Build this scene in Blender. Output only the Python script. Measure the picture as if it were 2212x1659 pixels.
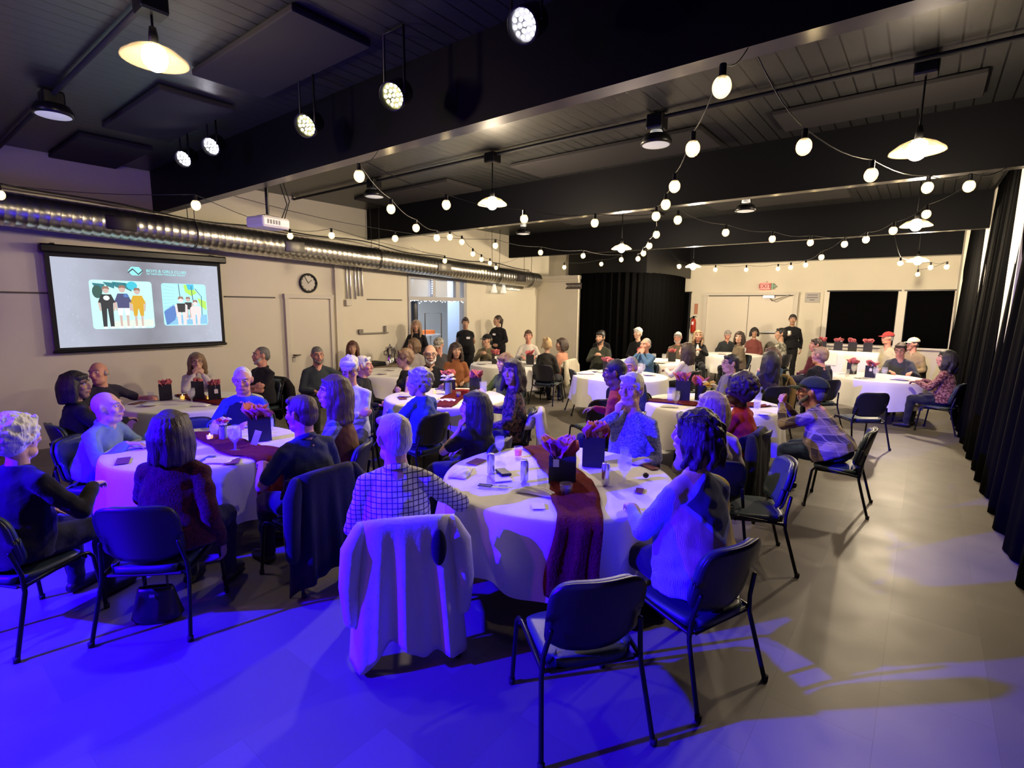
import bpy, bmesh, math, random
import numpy as np
from mathutils import Vector, Matrix
random.seed(7)
PI = math.pi
S = bpy.context.scene
COL = S.collection
for o in list(bpy.data.objects):
    bpy.data.objects.remove(o)

# ------------------------------------------------------------------ camera
YAW, PITCH, ROLL, FPX = math.radians(38.2368), math.radians(8.4786), math.radians(0.5863), 1124.31
cy, sy, cp, sp = math.cos(YAW), math.sin(YAW), math.cos(PITCH), math.sin(PITCH)
fw = Vector((-sy * cp, cy * cp, -sp))
rt = Vector((cy, sy, 0))
up = rt.cross(fw)
r2 = math.cos(ROLL) * rt + math.sin(ROLL) * up
u2 = -math.sin(ROLL) * rt + math.cos(ROLL) * up
cam = bpy.data.cameras.new('camera')
cam.sensor_width = 36
cam.lens = FPX / 2212 * 36
cam.clip_start = 0.05
camo = bpy.data.objects.new('camera', cam)
M = Matrix((r2, u2, -fw)).transposed().to_4x4()
M.translation = (0, 0, 2.0)
camo.matrix_world = M
COL.objects.link(camo)
S.camera = camo
S.view_settings.view_transform = 'Standard'
S.view_settings.look = 'None'
S.view_settings.exposure = 0.25
S.view_settings.gamma = 1.0
S.view_settings.use_curve_mapping = False
S.cycles.max_bounces = 8
S.cycles.transparent_max_bounces = 12
S.cycles.sample_clamp_indirect = 4.0
S.cycles.caustics_reflective = False
S.cycles.caustics_refractive = False

# ------------------------------------------------------------------ world + stage light
w = bpy.data.worlds.new('world')
S.world = w
w.use_nodes = True
w.node_tree.nodes['Background'].inputs[0].default_value = (1.0, 0.86, 0.68, 1)
w.node_tree.nodes['Background'].inputs[1].default_value = 0.004


def light(kind, name, loc, energy, color, aim=None, size=0.1, spot=60, blend=0.6):
    l = bpy.data.lights.new(name, kind)
    l.energy = energy
    l.color = color
    if kind == 'AREA':
        l.size = size
    else:
        l.shadow_soft_size = size
    if kind == 'SPOT':
        l.spot_size = math.radians(spot)
        l.spot_blend = blend
    o = bpy.data.objects.new(name, l)
    o.location = loc
    if aim is not None:
        o.rotation_euler = (Vector(aim) - Vector(loc)).to_track_quat('-Z', 'Y').to_euler()
    COL.objects.link(o)
    return o


# coloured stage floods behind the photographer, aimed at the near tables
light('SPOT', 'blue_stage_flood', (-5.2, -2.9, 3.3), 15500, (0.012, 0.0, 1.0), (-2.9, 1.55, -1.0), 0.06, 80, 0.8)
light('SPOT', 'violet_stage_flood', (-4.6, -3.2, 3.5), 260, (0.40, 0.02, 1.0), (-5.2, 1.2, 1.2), 0.08, 110, 1.0)

light('SPOT', 'teal_ceiling_fill', (-5.2, -2.6, 2.6), 75, (0.45, 0.9, 1.0), (-5.6, 1.3, 3.95), 0.1, 62, 1.0)  # added teal fill that tints the ceiling, no known fixture


# ------------------------------------------------------------------ materials
MATS = {}


def mat(name, color=(0.8, 0.8, 0.8), rough=0.6, metal=0.0, bump=0.0, bscale=60, var=0.0, vscale=8, emit=0.0, ecol=None,
        trans=0.0, spec=0.5, sheen=0.0, alpha=1.0, ior=1.45, coat=0.0):
    if name in MATS:
        return MATS[name]
    m = bpy.data.materials.new(name)
    m.use_nodes = True
    nt = m.node_tree
    b = nt.nodes['Principled BSDF']
    c = (*color[:3], 1)
    b.inputs['Base Color'].default_value = c
    b.inputs['Roughness'].default_value = rough
    b.inputs['Metallic'].default_value = metal
    b.inputs['Specular IOR Level'].default_value = spec
    b.inputs['Transmission Weight'].default_value = trans
    b.inputs['IOR'].default_value = ior
    b.inputs['Alpha'].default_value = alpha
    b.inputs['Sheen Weight'].default_value = sheen
    b.inputs['Coat Weight'].default_value = coat
    tc = nt.nodes.new('ShaderNodeTexCoord')
    if var > 0:
        n = nt.nodes.new('ShaderNodeTexNoise')
        n.inputs['Scale'].default_value = vscale
        n.inputs['Detail'].default_value = 4
        nt.links.new(tc.outputs['Object'], n.inputs['Vector'])
        mx = nt.nodes.new('ShaderNodeMix')
        mx.data_type = 'RGBA'
        mx.inputs[6].default_value = tuple(max(0, x * (1 - var)) for x in color[:3]) + (1,)
        mx.inputs[7].default_value = tuple(min(1, x * (1 + var)) for x in color[:3]) + (1,)
        nt.links.new(n.outputs['Fac'], mx.inputs[0])
        nt.links.new(mx.outputs[2], b.inputs['Base Color'])
    if bump > 0:
        n2 = nt.nodes.new('ShaderNodeTexNoise')
        n2.inputs['Scale'].default_value = bscale
        n2.inputs['Detail'].default_value = 3
        nt.links.new(tc.outputs['Object'], n2.inputs['Vector'])
        bp = nt.nodes.new('ShaderNodeBump')
        bp.inputs['Strength'].default_value = bump
        bp.inputs['Distance'].default_value = 0.01
        nt.links.new(n2.outputs['Fac'], bp.inputs['Height'])
        nt.links.new(bp.outputs['Normal'], b.inputs['Normal'])
    if emit > 0:
        b.inputs['Emission Color'].default_value = (*(ecol or color)[:3], 1)
        b.inputs['Emission Strength'].default_value = emit
    MATS[name] = m
    return m


class NG:
    """small node-graph helper for patterned cloth"""

    def __init__(self, name, rough=0.85, sheen=0.1):
        self.m = bpy.data.materials.new(name)
        self.m.use_nodes = True
        self.nt = self.m.node_tree
        self.b = self.nt.nodes['Principled BSDF']
        self.b.inputs['Roughness'].default_value = rough
        self.b.inputs['Sheen Weight'].default_value = sheen
        self.b.inputs['Specular IOR Level'].default_value = 0.25
        self.tc = self.nt.nodes.new('ShaderNodeTexCoord')
        self.sep = self.nt.nodes.new('ShaderNodeSeparateXYZ')
        self.nt.links.new(self.tc.outputs['Object'], self.sep.inputs[0])
        self.x, self.y, self.z = self.sep.outputs

    def val(self, a):
        return a

    def math(self, op, a, b=None):
        n = self.nt.nodes.new('ShaderNodeMath')
        n.operation = op
        for i, v in enumerate((a, b)):
            if v is None:
                continue
            if isinstance(v, (int, float)):
                n.inputs[i].default_value = v
            else:
                self.nt.links.new(v, n.inputs[i])
        return n.outputs[0]

    def noise(self, scale, detail=3, vec=None):
        n = self.nt.nodes.new('ShaderNodeTexNoise')
        n.inputs['Scale'].default_value = scale
        n.inputs['Detail'].default_value = detail
        self.nt.links.new(vec or self.tc.outputs['Object'], n.inputs['Vector'])
        return n.outputs['Fac']

    def mix(self, fac, a, b):
        n = self.nt.nodes.new('ShaderNodeMix')
        n.data_type = 'RGBA'
        for i, v in ((0, fac), (6, a), (7, b)):
            if isinstance(v, (int, float)):
                n.inputs[i].default_value = v
            elif isinstance(v, tuple):
                n.inputs[i].default_value = (*v[:3], 1)
            else:
                self.nt.links.new(v, n.inputs[i])
        return n.outputs[2]

    def bump(self, h, strength=0.3, dist=0.01):
        n = self.nt.nodes.new('ShaderNodeBump')
        n.inputs['Strength'].default_value = strength
        n.inputs['Distance'].default_value = dist
        self.nt.links.new(h, n.inputs['Height'])
        self.nt.links.new(n.outputs[0], self.b.inputs['Normal'])

    def done(self, col):
        self.nt.links.new(col, self.b.inputs['Base Color'])
        return self.m


def m_check(name, base, line, period=0.035, width=0.16):
    if name in MATS:
        return MATS[name]
    g = NG(name)
    a = g.math('LESS_THAN', g.math('FRACT', g.math('MULTIPLY', g.x, 1 / period)), width)
    b = g.math('LESS_THAN', g.math('FRACT', g.math('MULTIPLY', g.z, 1 / period)), width)
    f = g.math('MAXIMUM', a, b)
    g.bump(g.noise(35), 0.35)
    MATS[name] = g.done(g.mix(f, base, line))
    return MATS[name]


def m_plaid(name, c1, c2, c3, period=0.13):
    if name in MATS:
        return MATS[name]
    g = NG(name)
    a = g.math('LESS_THAN', g.math('FRACT', g.math('MULTIPLY', g.math('ADD', g.x, g.math('MULTIPLY', g.y, 0.6)), 1 / period)), 0.45)
    b = g.math('LESS_THAN', g.math('FRACT', g.math('MULTIPLY', g.z, 1 / period)), 0.45)
    l1 = g.math('LESS_THAN', g.math('FRACT', g.math('MULTIPLY', g.z, 2 / period)), 0.1)
    l2 = g.math('LESS_THAN', g.math('FRACT', g.math('MULTIPLY', g.x, 2 / period)), 0.1)
    c = g.mix(g.math('MULTIPLY', g.math('ADD', a, b), 0.5), c1, c2)
    c = g.mix(g.math('MULTIPLY', g.math('MAXIMUM', l1, l2), 0.35), c, c3)
    g.bump(g.noise(40), 0.3)
    MATS[name] = g.done(c)
    return MATS[name]


def m_blotch(name, c1, c2, scale=22, c3=None, rough=0.85, sharp=6.0, bump=0.25, bscale=60):
    if name in MATS:
        return MATS[name]
    g = NG(name, rough)
    f = g.math('MINIMUM', g.math('MAXIMUM', g.math('ADD', g.math('MULTIPLY', g.math('SUBTRACT', g.noise(scale), 0.5), sharp), 0.5), 0), 1)
    c = g.mix(f, c1, c2)
    if c3:
        f2 = g.math('GREATER_THAN', g.noise(scale * 1.7, 2), 0.62)
        c = g.mix(f2, c, c3)
    g.bump(g.noise(bscale), bump)
    MATS[name] = g.done(c)
    return MATS[name]


def m_patchwork(name):
    # big knitted diamond on the back, ochre right, tan left, blue-grey edging
    if name in MATS:
        return MATS[name]
    g = NG(name, 0.95, 0.3)
    ax = g.math('ABSOLUTE', g.math('SUBTRACT', g.x, 0.03))
    az = g.math('ABSOLUTE', g.math('SUBTRACT', g.z, 0.97))
    d = g.math('ADD', ax, az)
    dark = g.math('LESS_THAN', d, 0.17)
    edge = g.math('LESS_THAN', d, 0.205)
    left = g.math('LESS_THAN', g.x, g.math('MULTIPLY', g.math('SUBTRACT', g.z, 0.75), -0.25))
    low = g.math('LESS_THAN', g.z, 0.62)
    sleeve = g.math('LESS_THAN', g.x, -0.2)
    c = g.mix(left, (0.62, 0.45, 0.10), (0.50, 0.36, 0.22))
    c = g.mix(low, c, (0.20, 0.27, 0.55))
    c = g.mix(sleeve, c, (0.28, 0.36, 0.60))
    c = g.mix(edge, c, (0.36, 0.40, 0.50))
    c = g.mix(dark, c, (0.055, 0.065, 0.10))
    wv = g.nt.nodes.new('ShaderNodeTexWave')
    wv.inputs['Scale'].default_value = 60
    wv.inputs['Distortion'].default_value = 3
    g.nt.links.new(g.tc.outputs['Object'], wv.inputs['Vector'])
    g.bump(wv.outputs['Fac'], 0.4)
    MATS[name] = g.done(c)
    return MATS[name]


def m_hair(color, key=None):
    name = 'hair_%02d_%02d_%02d' % tuple(int(c * 99) for c in color[:3])
    if name in MATS:
        return MATS[name]
    g = NG(name, 0.5, 0.0)
    g.b.inputs['Specular IOR Level'].default_value = 0.45
    mp = g.nt.nodes.new('ShaderNodeMapping')
    mp.inputs['Scale'].default_value = (90, 90, 12)
    g.nt.links.new(g.tc.outputs['Object'], mp.inputs[0])
    n = g.noise(1.0, 4, mp.outputs[0])
    lo = tuple(c * 0.55 for c in color)
    hi = tuple(min(1, c * 1.45 + 0.01) for c in color)
    g.bump(n, 0.7, 0.012)
    MATS[name] = g.done(g.mix(n, lo, hi))
    return MATS[name]


# ------------------------------------------------------------------ mesh builder
class MB:
    def __init__(self):
        self.v, self.f, self.mi, self.sm = [], [], [], []
        self.n = 0

    def add(self, v, f, mi=0, smooth=True):
        v = np.asarray(v, float).reshape(-1, 3)
        self.v.append(v)
        n = self.n
        for q in f:
            self.f.append([i + n for i in q])
        self.mi += [mi] * len(f)
        self.sm += [smooth] * len(f)
        self.n += len(v)
        return self

    def box(self, c, s, mi=0, rz=0.0, rot=None, bev=0.0):
        x, y, z = (k / 2 for k in s)
        if bev > 0:
            b = min(bev, x * .9, y * .9, z * .9)
            prof = []
            vs, fs = [], []
            rings = []
            for (zz, ins) in ((-z, b), (-z + b, 0), (z - b, 0), (z, b)):
                ring = []
                for sx, sy2, a0 in ((1, 1, 0), (-1, 1, 90), (-1, -1, 180), (1, -1, 270)):
                    for k in (0, 45, 90):
                        a = math.radians(a0 + k)
                        ring.append((sx * (x - b) + (b - ins * .6) * math.cos(a), sy2 * (y - b) + (b - ins * .6) * math.sin(a), zz))
                rings.append(ring)
            m = len(rings[0])
            for r in rings:
                vs += r
            for i in range(3):
                for j in range(m):
                    fs.append((i * m + j, i * m + (j + 1) % m, (i + 1) * m + (j + 1) % m, (i + 1) * m + j))
            fs.append(tuple(range(m - 1, -1, -1)))
            fs.append(tuple(range(3 * m, 4 * m)))
            v = np.array(vs)
        else:
            v = np.array([(-x, -y, -z), (x, -y, -z), (x, y, -z), (-x, y, -z), (-x, -y, z), (x, -y, z), (x, y, z), (-x, y, z)])
            fs = [(0, 3, 2, 1), (4, 5, 6, 7), (0, 1, 5, 4), (1, 2, 6, 5), (2, 3, 7, 6), (3, 0, 4, 7)]
        if rot is not None:
            v = v @ np.array(rot).T
        if rz:
            R = np.array([[math.cos(rz), -math.sin(rz), 0], [math.sin(rz), math.cos(rz), 0], [0, 0, 1]])
            v = v @ R.T
        return self.add(v + np.array(c), fs, mi, False)

    def tube(self, pts, rad, seg=10, side=None, mi=0, round_ends=True):
        P = np.asarray(pts, float)
        n = len(P)
        R = np.array([(r, r) if np.isscalar(r) else r for r in (rad if hasattr(rad, '__len__') else [rad] * n)], float)
        T = np.zeros_like(P)
        T[1:-1] = P[2:] - P[:-2]
        T[0] = P[1] - P[0]
        T[-1] = P[-1] - P[-2]
        T /= np.maximum(np.linalg.norm(T, axis=1), 1e-9)[:, None]
        if side is None:
            a = np.array([0, 0, 1.0]) if abs(T[0][2]) < .9 else np.array([1.0, 0, 0])
            side = np.cross(T[0], a)
        side = np.asarray(side, float)
        rings = []
        Q, RR, TT = list(P), list(R), list(T)
        if round_ends:
            for k, (h, sc) in enumerate(((.5, .85), (.85, .5))):
                Q.insert(0, P[0] - T[0] * R[0].mean() * h)
                RR.insert(0, R[0] * sc)
                TT.insert(0, T[0])
                Q.append(P[-1] + T[-1] * R[-1].mean() * h)
                RR.append(R[-1] * sc)
                TT.append(T[-1])
        ang = np.linspace(0, 2 * PI, seg, endpoint=False)
        for q, r, t in zip(Q, RR, TT):
            s = side - t * np.dot(side, t)
            nn = np.linalg.norm(s)
            if nn < 1e-6:
                s = np.cross(t, [0.3, 0.7, 0.2])
                nn = np.linalg.norm(s)
            s /= nn
            b = np.cross(t, s)
            rings.append(q + np.outer(np.cos(ang) * r[0], s) + np.outer(np.sin(ang) * r[1], b))
            side = s
        m = len(rings)
        vs = np.vstack(rings + [[Q[0]], [Q[-1]]])
        fs = []
        for i in range(m - 1):
            for j in range(seg):
                k = (j + 1) % seg
                fs.append((i * seg + j, i * seg + k, (i + 1) * seg + k, (i + 1) * seg + j))
        c0, c1 = m * seg, m * seg + 1
        for j in range(seg):
            k = (j + 1) % seg
            fs.append((c0, k, j))
            fs.append((c1, (m - 1) * seg + j, (m - 1) * seg + k))
        return self.add(vs, fs, mi)

    def ell(self, c, r, seg=12, rings=8, rot=None, mi=0):
        vs = [(0, 0, -1)]
        for i in range(1, rings):
            a = -PI / 2 + PI * i / rings
            for j in range(seg):
                t = 2 * PI * j / seg
                vs.append((math.cos(a) * math.cos(t), math.cos(a) * math.sin(t), math.sin(a)))
        vs.append((0, 0, 1))
        fs = []
        for j in range(seg):
            fs.append((0, 1 + (j + 1) % seg, 1 + j))
        for i in range(rings - 2):
            for j in range(seg):
                k = (j + 1) % seg
                fs.append((1 + i * seg + j, 1 + i * seg + k, 1 + (i + 1) * seg + k, 1 + (i + 1) * seg + j))
        L = len(vs) - 1
        b = 1 + (rings - 2) * seg
        for j in range(seg):
            fs.append((L, b + j, b + (j + 1) % seg))
        v = np.array(vs) * np.array(r if hasattr(r, '__len__') else (r, r, r))
        if rot is not None:
            v = v @ np.array(rot).T
        return self.add(v + np.array(c), fs, mi)

    def lathe(self, prof, c=(0, 0, 0), seg=20, mi=0, cap=True):
        vs, fs = [], []
        for r, z in prof:
            for j in range(seg):
                a = 2 * PI * j / seg
                vs.append((r * math.cos(a), r * math.sin(a), z))
        for i in range(len(prof) - 1):
            for j in range(seg):
                k = (j + 1) % seg
                fs.append((i * seg + j, i * seg + k, (i + 1) * seg + k, (i + 1) * seg + j))
        if cap:
            fs.append(tuple(range(seg - 1, -1, -1)))
            n = len(prof) - 1
            fs.append(tuple(n * seg + j for j in range(seg)))
        return self.add(np.array(vs) + np.array(c), fs, mi)

    def grid(self, fn, nu, nv, mi=0, flip=False):
        vs = [fn(i / (nu - 1), j / (nv - 1)) for i in range(nu) for j in range(nv)]
        fs = []
        for i in range(nu - 1):
            for j in range(nv - 1):
                q = (i * nv + j, (i + 1) * nv + j, (i + 1) * nv + j + 1, i * nv + j + 1)
                fs.append(q[::-1] if flip else q)
        return self.add(vs, fs, mi)

    def quad(self, a, b, c, d, mi=0):
        return self.add([a, b, c, d], [(0, 1, 2, 3)], mi, False)

    def poly(self, pts, mi=0):
        return self.add(pts, [tuple(range(len(pts)))], mi, False)

    def mesh(self, name):
        me = bpy.data.meshes.new(name)
        me.from_pydata(np.vstack(self.v).tolist() if self.v else [], [], self.f)
        me.polygons.foreach_set('material_index', self.mi)
        me.polygons.foreach_set('use_smooth', self.sm)
        me.update()
        return me

    def build(self, name, mats, parent=None, loc=(0, 0, 0), rz=0.0, solid=0.0, offset=0.0):
        me = self.mesh(name)
        for m in (mats if isinstance(mats, (list, tuple)) else [mats]):
            me.materials.append(m)
        o = bpy.data.objects.new(name, me)
        COL.objects.link(o)
        o.location = loc
        o.rotation_euler = (0, 0, rz)
        if parent is not None:
            o.parent = parent
        if solid:
            md = o.modifiers.new('solid', 'SOLIDIFY')
            md.thickness = solid
            md.offset = offset
        return o


def tag(o, label=None, cat=None, group=None, kind=None):
    if label:
        o['label'] = label
    if cat:
        o['category'] = cat
    if group:
        o['group'] = group
    if kind:
        o['kind'] = kind
    return o


def thing(name, label, cat, loc=(0, 0, 0), rz=0.0, group=None):
    o = bpy.data.objects.new(name, None)
    o.empty_display_size = 0.1
    COL.objects.link(o)
    o.location = loc
    o.rotation_euler = (0, 0, rz)
    return tag(o, label, cat, group)


def struct(name, mb, mats, label=None, parent=None):
    o = mb.build(name, mats, parent)
    if parent is None:
        o['kind'] = 'structure'
        if label:
            o['label'] = label
    return o


KIDS = {}


def dup(root, loc, rz=0.0, label=None, group=None, cat=None):
    """copy of a thing with copies of its parts and sub-parts (mesh data shared)"""
    c = root.copy()
    COL.objects.link(c)
    c.location = loc
    c.rotation_euler = (0, 0, rz)
    if label:
        c['label'] = label
    if group:
        c['group'] = group
    for ch in list(root.children):
        d = ch.copy()
        COL.objects.link(d)
        d.parent = c
        for g in ch.children:
            e = g.copy()
            COL.objects.link(e)
            e.parent = d
    return c
# ------------------------------------------------------------------ setting
XL = -9.35
YB = 17.2


def xr(y):
    return 0.95 - (y - 3) * 0.33 / 14.2


M_wall = mat('wall_paint', (0.68, 0.635, 0.52), 0.7, bump=0.06, bscale=40, var=0.04, vscale=3)
M_black = mat('black_paint', (0.005, 0.005, 0.006), 0.36, spec=0.42)
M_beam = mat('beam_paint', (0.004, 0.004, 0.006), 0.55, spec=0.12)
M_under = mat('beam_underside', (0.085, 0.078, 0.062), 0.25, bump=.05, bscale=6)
M_blackm = mat('black_matte', (0.012, 0.012, 0.013), 0.8)
M_curt = mat('black_velvet', (0.002, 0.002, 0.0022), 0.95, spec=0.03)
M_steel = mat('galvanised', (0.55, 0.54, 0.50), 0.28, metal=1.0, var=0.15, vscale=14, bump=0.05, bscale=30)
M_trim = mat('trim_paint', (0.60, 0.56, 0.48), 0.55)
M_shadowgap = mat('dark_gap', (0.12, 0.11, 0.095), 0.9)


def floor_mat():
    g = NG('vinyl_floor', 0.42, 0.0)
    g.b.inputs['Specular IOR Level'].default_value = 0.4
    br = g.nt.nodes.new('ShaderNodeTexBrick')
    br.inputs['Scale'].default_value = 1.0
    br.inputs['Brick Width'].default_value = 0.92
    br.inputs['Row Height'].default_value = 0.46
    br.inputs['Mortar Size'].default_value = 0.0015
    br.inputs['Color1'].default_value = (0.120, 0.107, 0.090, 1)
    br.inputs['Color2'].default_value = (0.165, 0.149, 0.126, 1)
    br.inputs['Mortar'].default_value = (0.10, 0.092, 0.078, 1)
    mp = g.nt.nodes.new('ShaderNodeMapping')
    mp.inputs['Rotation'].default_value = (0, 0, PI / 2)
    g.nt.links.new(g.tc.outputs['Object'], mp.inputs[0])
    g.nt.links.new(mp.outputs[0], br.inputs['Vector'])
    f = g.noise(220, 2)
    c = g.mix(g.math('MULTIPLY', f, 0.45), br.outputs['Color'], (0.085, 0.076, 0.064))
    n = g.noise(3.5, 3)
    rg = g.math('ADD', g.math('MULTIPLY', n, 0.2), 0.34)
    g.nt.links.new(rg, g.b.inputs['Roughness'])
    return g.done(c)


def ceil_mat():
    g = NG('dark_plank_ceiling', 0.36, 0.0)
    g.b.inputs['Specular IOR Level'].default_value = 0.5
    fr = g.math('FRACT', g.math('MULTIPLY', g.x, 1 / 0.14))
    line = g.math('LESS_THAN', fr, 0.10)
    n = g.noise(30)
    c = g.mix(n, (0.024, 0.025, 0.025), (0.034, 0.035, 0.034))
    c = g.mix(line, c, (0.004, 0.004, 0.004))
    h = g.math('SUBTRACT', g.math('MULTIPLY', n, 0.15), g.math('MULTIPLY', line, 1.0))
    g.bump(h, 0.5, 0.01)
    return g.done(c)


M_floor, M_ceil = floor_mat(), ceil_mat()
struct('floor', MB().box((-6, 6.5, -0.1), (15, 23, 0.2)), M_floor)
struct('ceiling', MB().box((-6, 6.5, 4.05), (15, 23, 0.2)), M_ceil)
wl = MB()
W0, W1, WT = 7.98, 9.87, 2.68
wl.box((XL - .1, (W0 - 4.2) / 2, 2), (.2, W0 + 4.2, 4))
wl.box((XL - .1, (W1 + 14.1) / 2, 2), (.2, 14.1 - W1, 4))
wl.box((XL - .1, (W0 + W1) / 2, (WT + 4) / 2), (.2, W1 - W0, 4 - WT))
struct('wall_left', wl, M_wall)
struct('wall_back', MB().box(((XL + .9) / 2 - .1, YB + .1, 2), (10.9, .2, 4)), M_wall)
wr = MB()
a, b = xr(-4), xr(YB)
wr.add([(a, -4, 0), (b, YB, 0), (b, YB, 4), (a, -4, 4), (a + .2, -4, 0), (b + .2, YB, 0), (b + .2, YB, 4), (a + .2, -4, 4)],
       [(0, 1, 2, 3), (4, 7, 6, 5), (0, 3, 7, 4), (1, 5, 6, 2), (3, 2, 6, 7), (0, 4, 5, 1)], 0, False)
struct('wall_right', wr, M_wall)
struct('wall_front', MB().box((-4, -4.2, 2), (11, .2, 4)), M_blackm)
# low partition in the far left corner, recess wall above it, dark soffit over the curtain bay
pt = MB().box(((XL - 7.93) / 2, 13.15, 1.40), (XL * -1 - 7.93, .12, 2.80))
struct('wall_partition', pt, M_wall)
struct('trim_1', MB().box(((XL - 7.93) / 2, 13.15, 2.85), (XL * -1 - 7.93, .2, .1)).box(((XL - 7.93) / 2, 13.06, 2.74), (XL * -1 - 7.93, .03, .025)), M_trim)
struct('wall_recess', MB().box((-8.97, 14.0, 2), (.76, .12, 4)), M_wall)
struct('beam_soffit', MB().box((-7.35, 15.3, 3.45), (2.5, 3.4, 1.0)), M_black)
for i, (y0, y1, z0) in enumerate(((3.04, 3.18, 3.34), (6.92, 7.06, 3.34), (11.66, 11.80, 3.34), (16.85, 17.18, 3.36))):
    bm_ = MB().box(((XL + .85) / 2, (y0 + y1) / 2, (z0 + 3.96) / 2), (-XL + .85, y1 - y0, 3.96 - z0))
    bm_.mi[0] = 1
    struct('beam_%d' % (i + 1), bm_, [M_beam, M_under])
# baseboard
struct('baseboard_left', MB().box((XL + .012, 1.7, .06), (.024, 6.5, .12)), M_trim)

# panel seams on the left wall (thin dark strips standing in for the seam shadow)
sm = MB()
for y0, y1 in ((-1.2, 1.72), (3.98, 4.86), (6.86, 7.80)):
    sm.box((XL + .008, (y0 + y1) / 2, 2.115), (.016, y1 - y0, .022))
struct('seam_shadow', sm, M_shadowgap)
struct('trim_3', MB().box((XL + .03, 6.16, 1.5), (.06, .16, 2.9)), M_wall)

# door_1, left wall
d1 = MB().box((XL + .02, 5.515, 1.05), (.04, .86, 2.10))
do = struct('door_1', d1, mat('door_paint', (0.64, 0.59, 0.49), 0.5))
fr = MB()
fr.box((XL + .035, 5.05, 1.09), (.07, .07, 2.18)).box((XL + .035, 5.98, 1.09), (.07, .07, 2.18)).box((XL + .04, 5.515, 2.15), (.08, 1.02, .08))
fr.build('door_frame', M_trim, do)
hd = MB().tube([(XL + .04, 5.14, 1.05), (XL + .10, 5.14, 1.05), (XL + .10, 5.25, 1.05)], .011).lathe([(.03, 0), (.03, .012)], (XL + .05, 5.14, 1.0), 12)
hd.build('door_handle', mat('dark_brass', (0.10, 0.08, 0.05), 0.35, metal=1), do)
MB().box((XL + .045, 5.14, .96), (.012, .06, .09)).build('lock_plate', M_steel, do)

# door_2, wide exit door in the back wall, with push bar and closer arm
d2 = struct('door_2', MB().box((-4.32, YB - .02, 1.2), (2.50, .05, 2.40)), mat('exit_door_paint', (0.68, 0.63, 0.53), 0.5))
f2 = MB()
f2.box((-5.62, YB - .04, 1.23), (.10, .10, 2.46)).box((-3.02, YB - .04, 1.23), (.10, .10, 2.46)).box((-4.32, YB - .045, 2.455), (2.72, .11, .09))
f2.build('door_frame', M_trim, d2)
MB().box((-4.32, YB - .052, 1.2), (.012, .01, 2.38)).build('door_seam', M_shadowgap, d2)
MB().tube([(-4.15, YB - .11, 1.30), (-3.2, YB - .11, 1.32)], .028).box((-4.15, YB - .08, 1.30), (.05, .08, .06)).box((-3.2, YB - .08, 1.32), (.05, .08, .06)).build('push_bar', M_steel, d2)
MB().box((-4.32, YB - .075, 2.40), (2.4, .03, .03)).build('head_shadow_bar', mat('head_shadow_grey', (0.06, 0.055, 0.05), 0.8), d2)  # dark bar stands in for the shade under the door head
MB().tube([(-3.16, YB - .08, 2.43), (-3.62, YB - .25, 2.24)], .014).tube([(-3.62, YB - .25, 2.24), (-3.75, YB - .08, 2.33)], .014).box((-3.75, YB - .09, 2.36), (.3, .06, .07)).build('door_closer', M_steel, d2)

# black roller blinds on the back wall and their white window surrounds
for i, (x0, x1, zb) in enumerate(((-2.18, -.66, 1.08), (-.44, .48, 1.04), (-6.42, -6.16, .15))):
    wn = struct('window_%d' % (i + 2), MB().box(((x0 + x1) / 2, YB - .02, (zb + 2.5) / 2), (x1 - x0 + .1, .04, 2.52 - zb)), M_blackm)
    MB().box(((x0 + x1) / 2, YB - .06, 2.515), (x1 - x0 + .16, .08, .035)).build('blind_rail', M_black, wn)

    def bl(u, v, x0=x0, x1=x1, zb=zb):
        return (x0 + u * (x1 - x0), YB - .07 + .008 * math.sin(u * 23), zb + v * (2.5 - zb))
    MB().grid(bl, 24, 4).build('roller_blind', M_curt, wn, solid=.006)
cs = MB().box((.56, YB - .03, 1.7), (.13, .06, 3.3)).box((-.55, YB - .03, 1.78), (.18, .06, 1.5)).box((-2.26, YB - .03, 1.78), (.12, .06, 1.5)).box((-.85, YB - .05, 1.02), (2.9, .1, .05))
struct('trim_4', cs, mat('white_trim', (0.74, 0.70, 0.60), 0.5))

# window_1: tall opening in the left wall with transom lights, bright room beyond
M_fr = mat('blue_grey_frame', (0.40, 0.40, 0.42), 0.45)
wf = MB()
wf.box((XL - .05, W0 + .03, WT / 2), (.16, .06, WT)).box((XL - .05, W1 - .03, WT / 2), (.16, .06, WT)).box((XL - .05, (W0 + W1) / 2, WT - .035), (.18, W1 - W0 - .002, .066))
wf.box((XL - .05, (W0 + W1) / 2, 2.16), (.17, W1 - W0 - .004, .09)).box((XL - .05, 8.80, 2.42), (.12, .09, .5)).box((XL + .005, W1 + .02, 1.36), (.05, .06, 2.72)).box((XL - .03, 9.6, 2.42), (.1, .14, .5))
wi = struct('window_1', wf, M_fr)
M_pane = mat('pale_glass', (0.80, 0.86, 0.95), 0.3, alpha=0.35)
MB().box((XL - .08, 8.39, 2.42), (.012, .74, .46)).build('transom_pane', M_pane, wi)
MB().box((XL - .08, 9.19, 2.42), (.012, .70, .46)).build('transom_pane', M_pane, wi)
M_white = mat('annex_white', (0.85, 0.86, 0.88), 0.6)
M_annexb = mat('annex_blue_wall', (0.42, 0.52, 0.72), 0.7)
an = MB()
an.box((-13.6, 10.2, 1.5), (.1, 7.5, 3)).box((-11.6, 6.6, 1.5), (4, .1, 3)).box((-11.6, 13.9, 1.5), (4, .1, 3))
an.box((-11.6, 10.2, 3.05), (4.2, 7.5, .1))
struct('wall_annex', an, M_white)
struct('wall_annex_divider', MB().box((-10.15, 10.62, 1.5), (1.05, .12, 3)), M_annexb)
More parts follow.
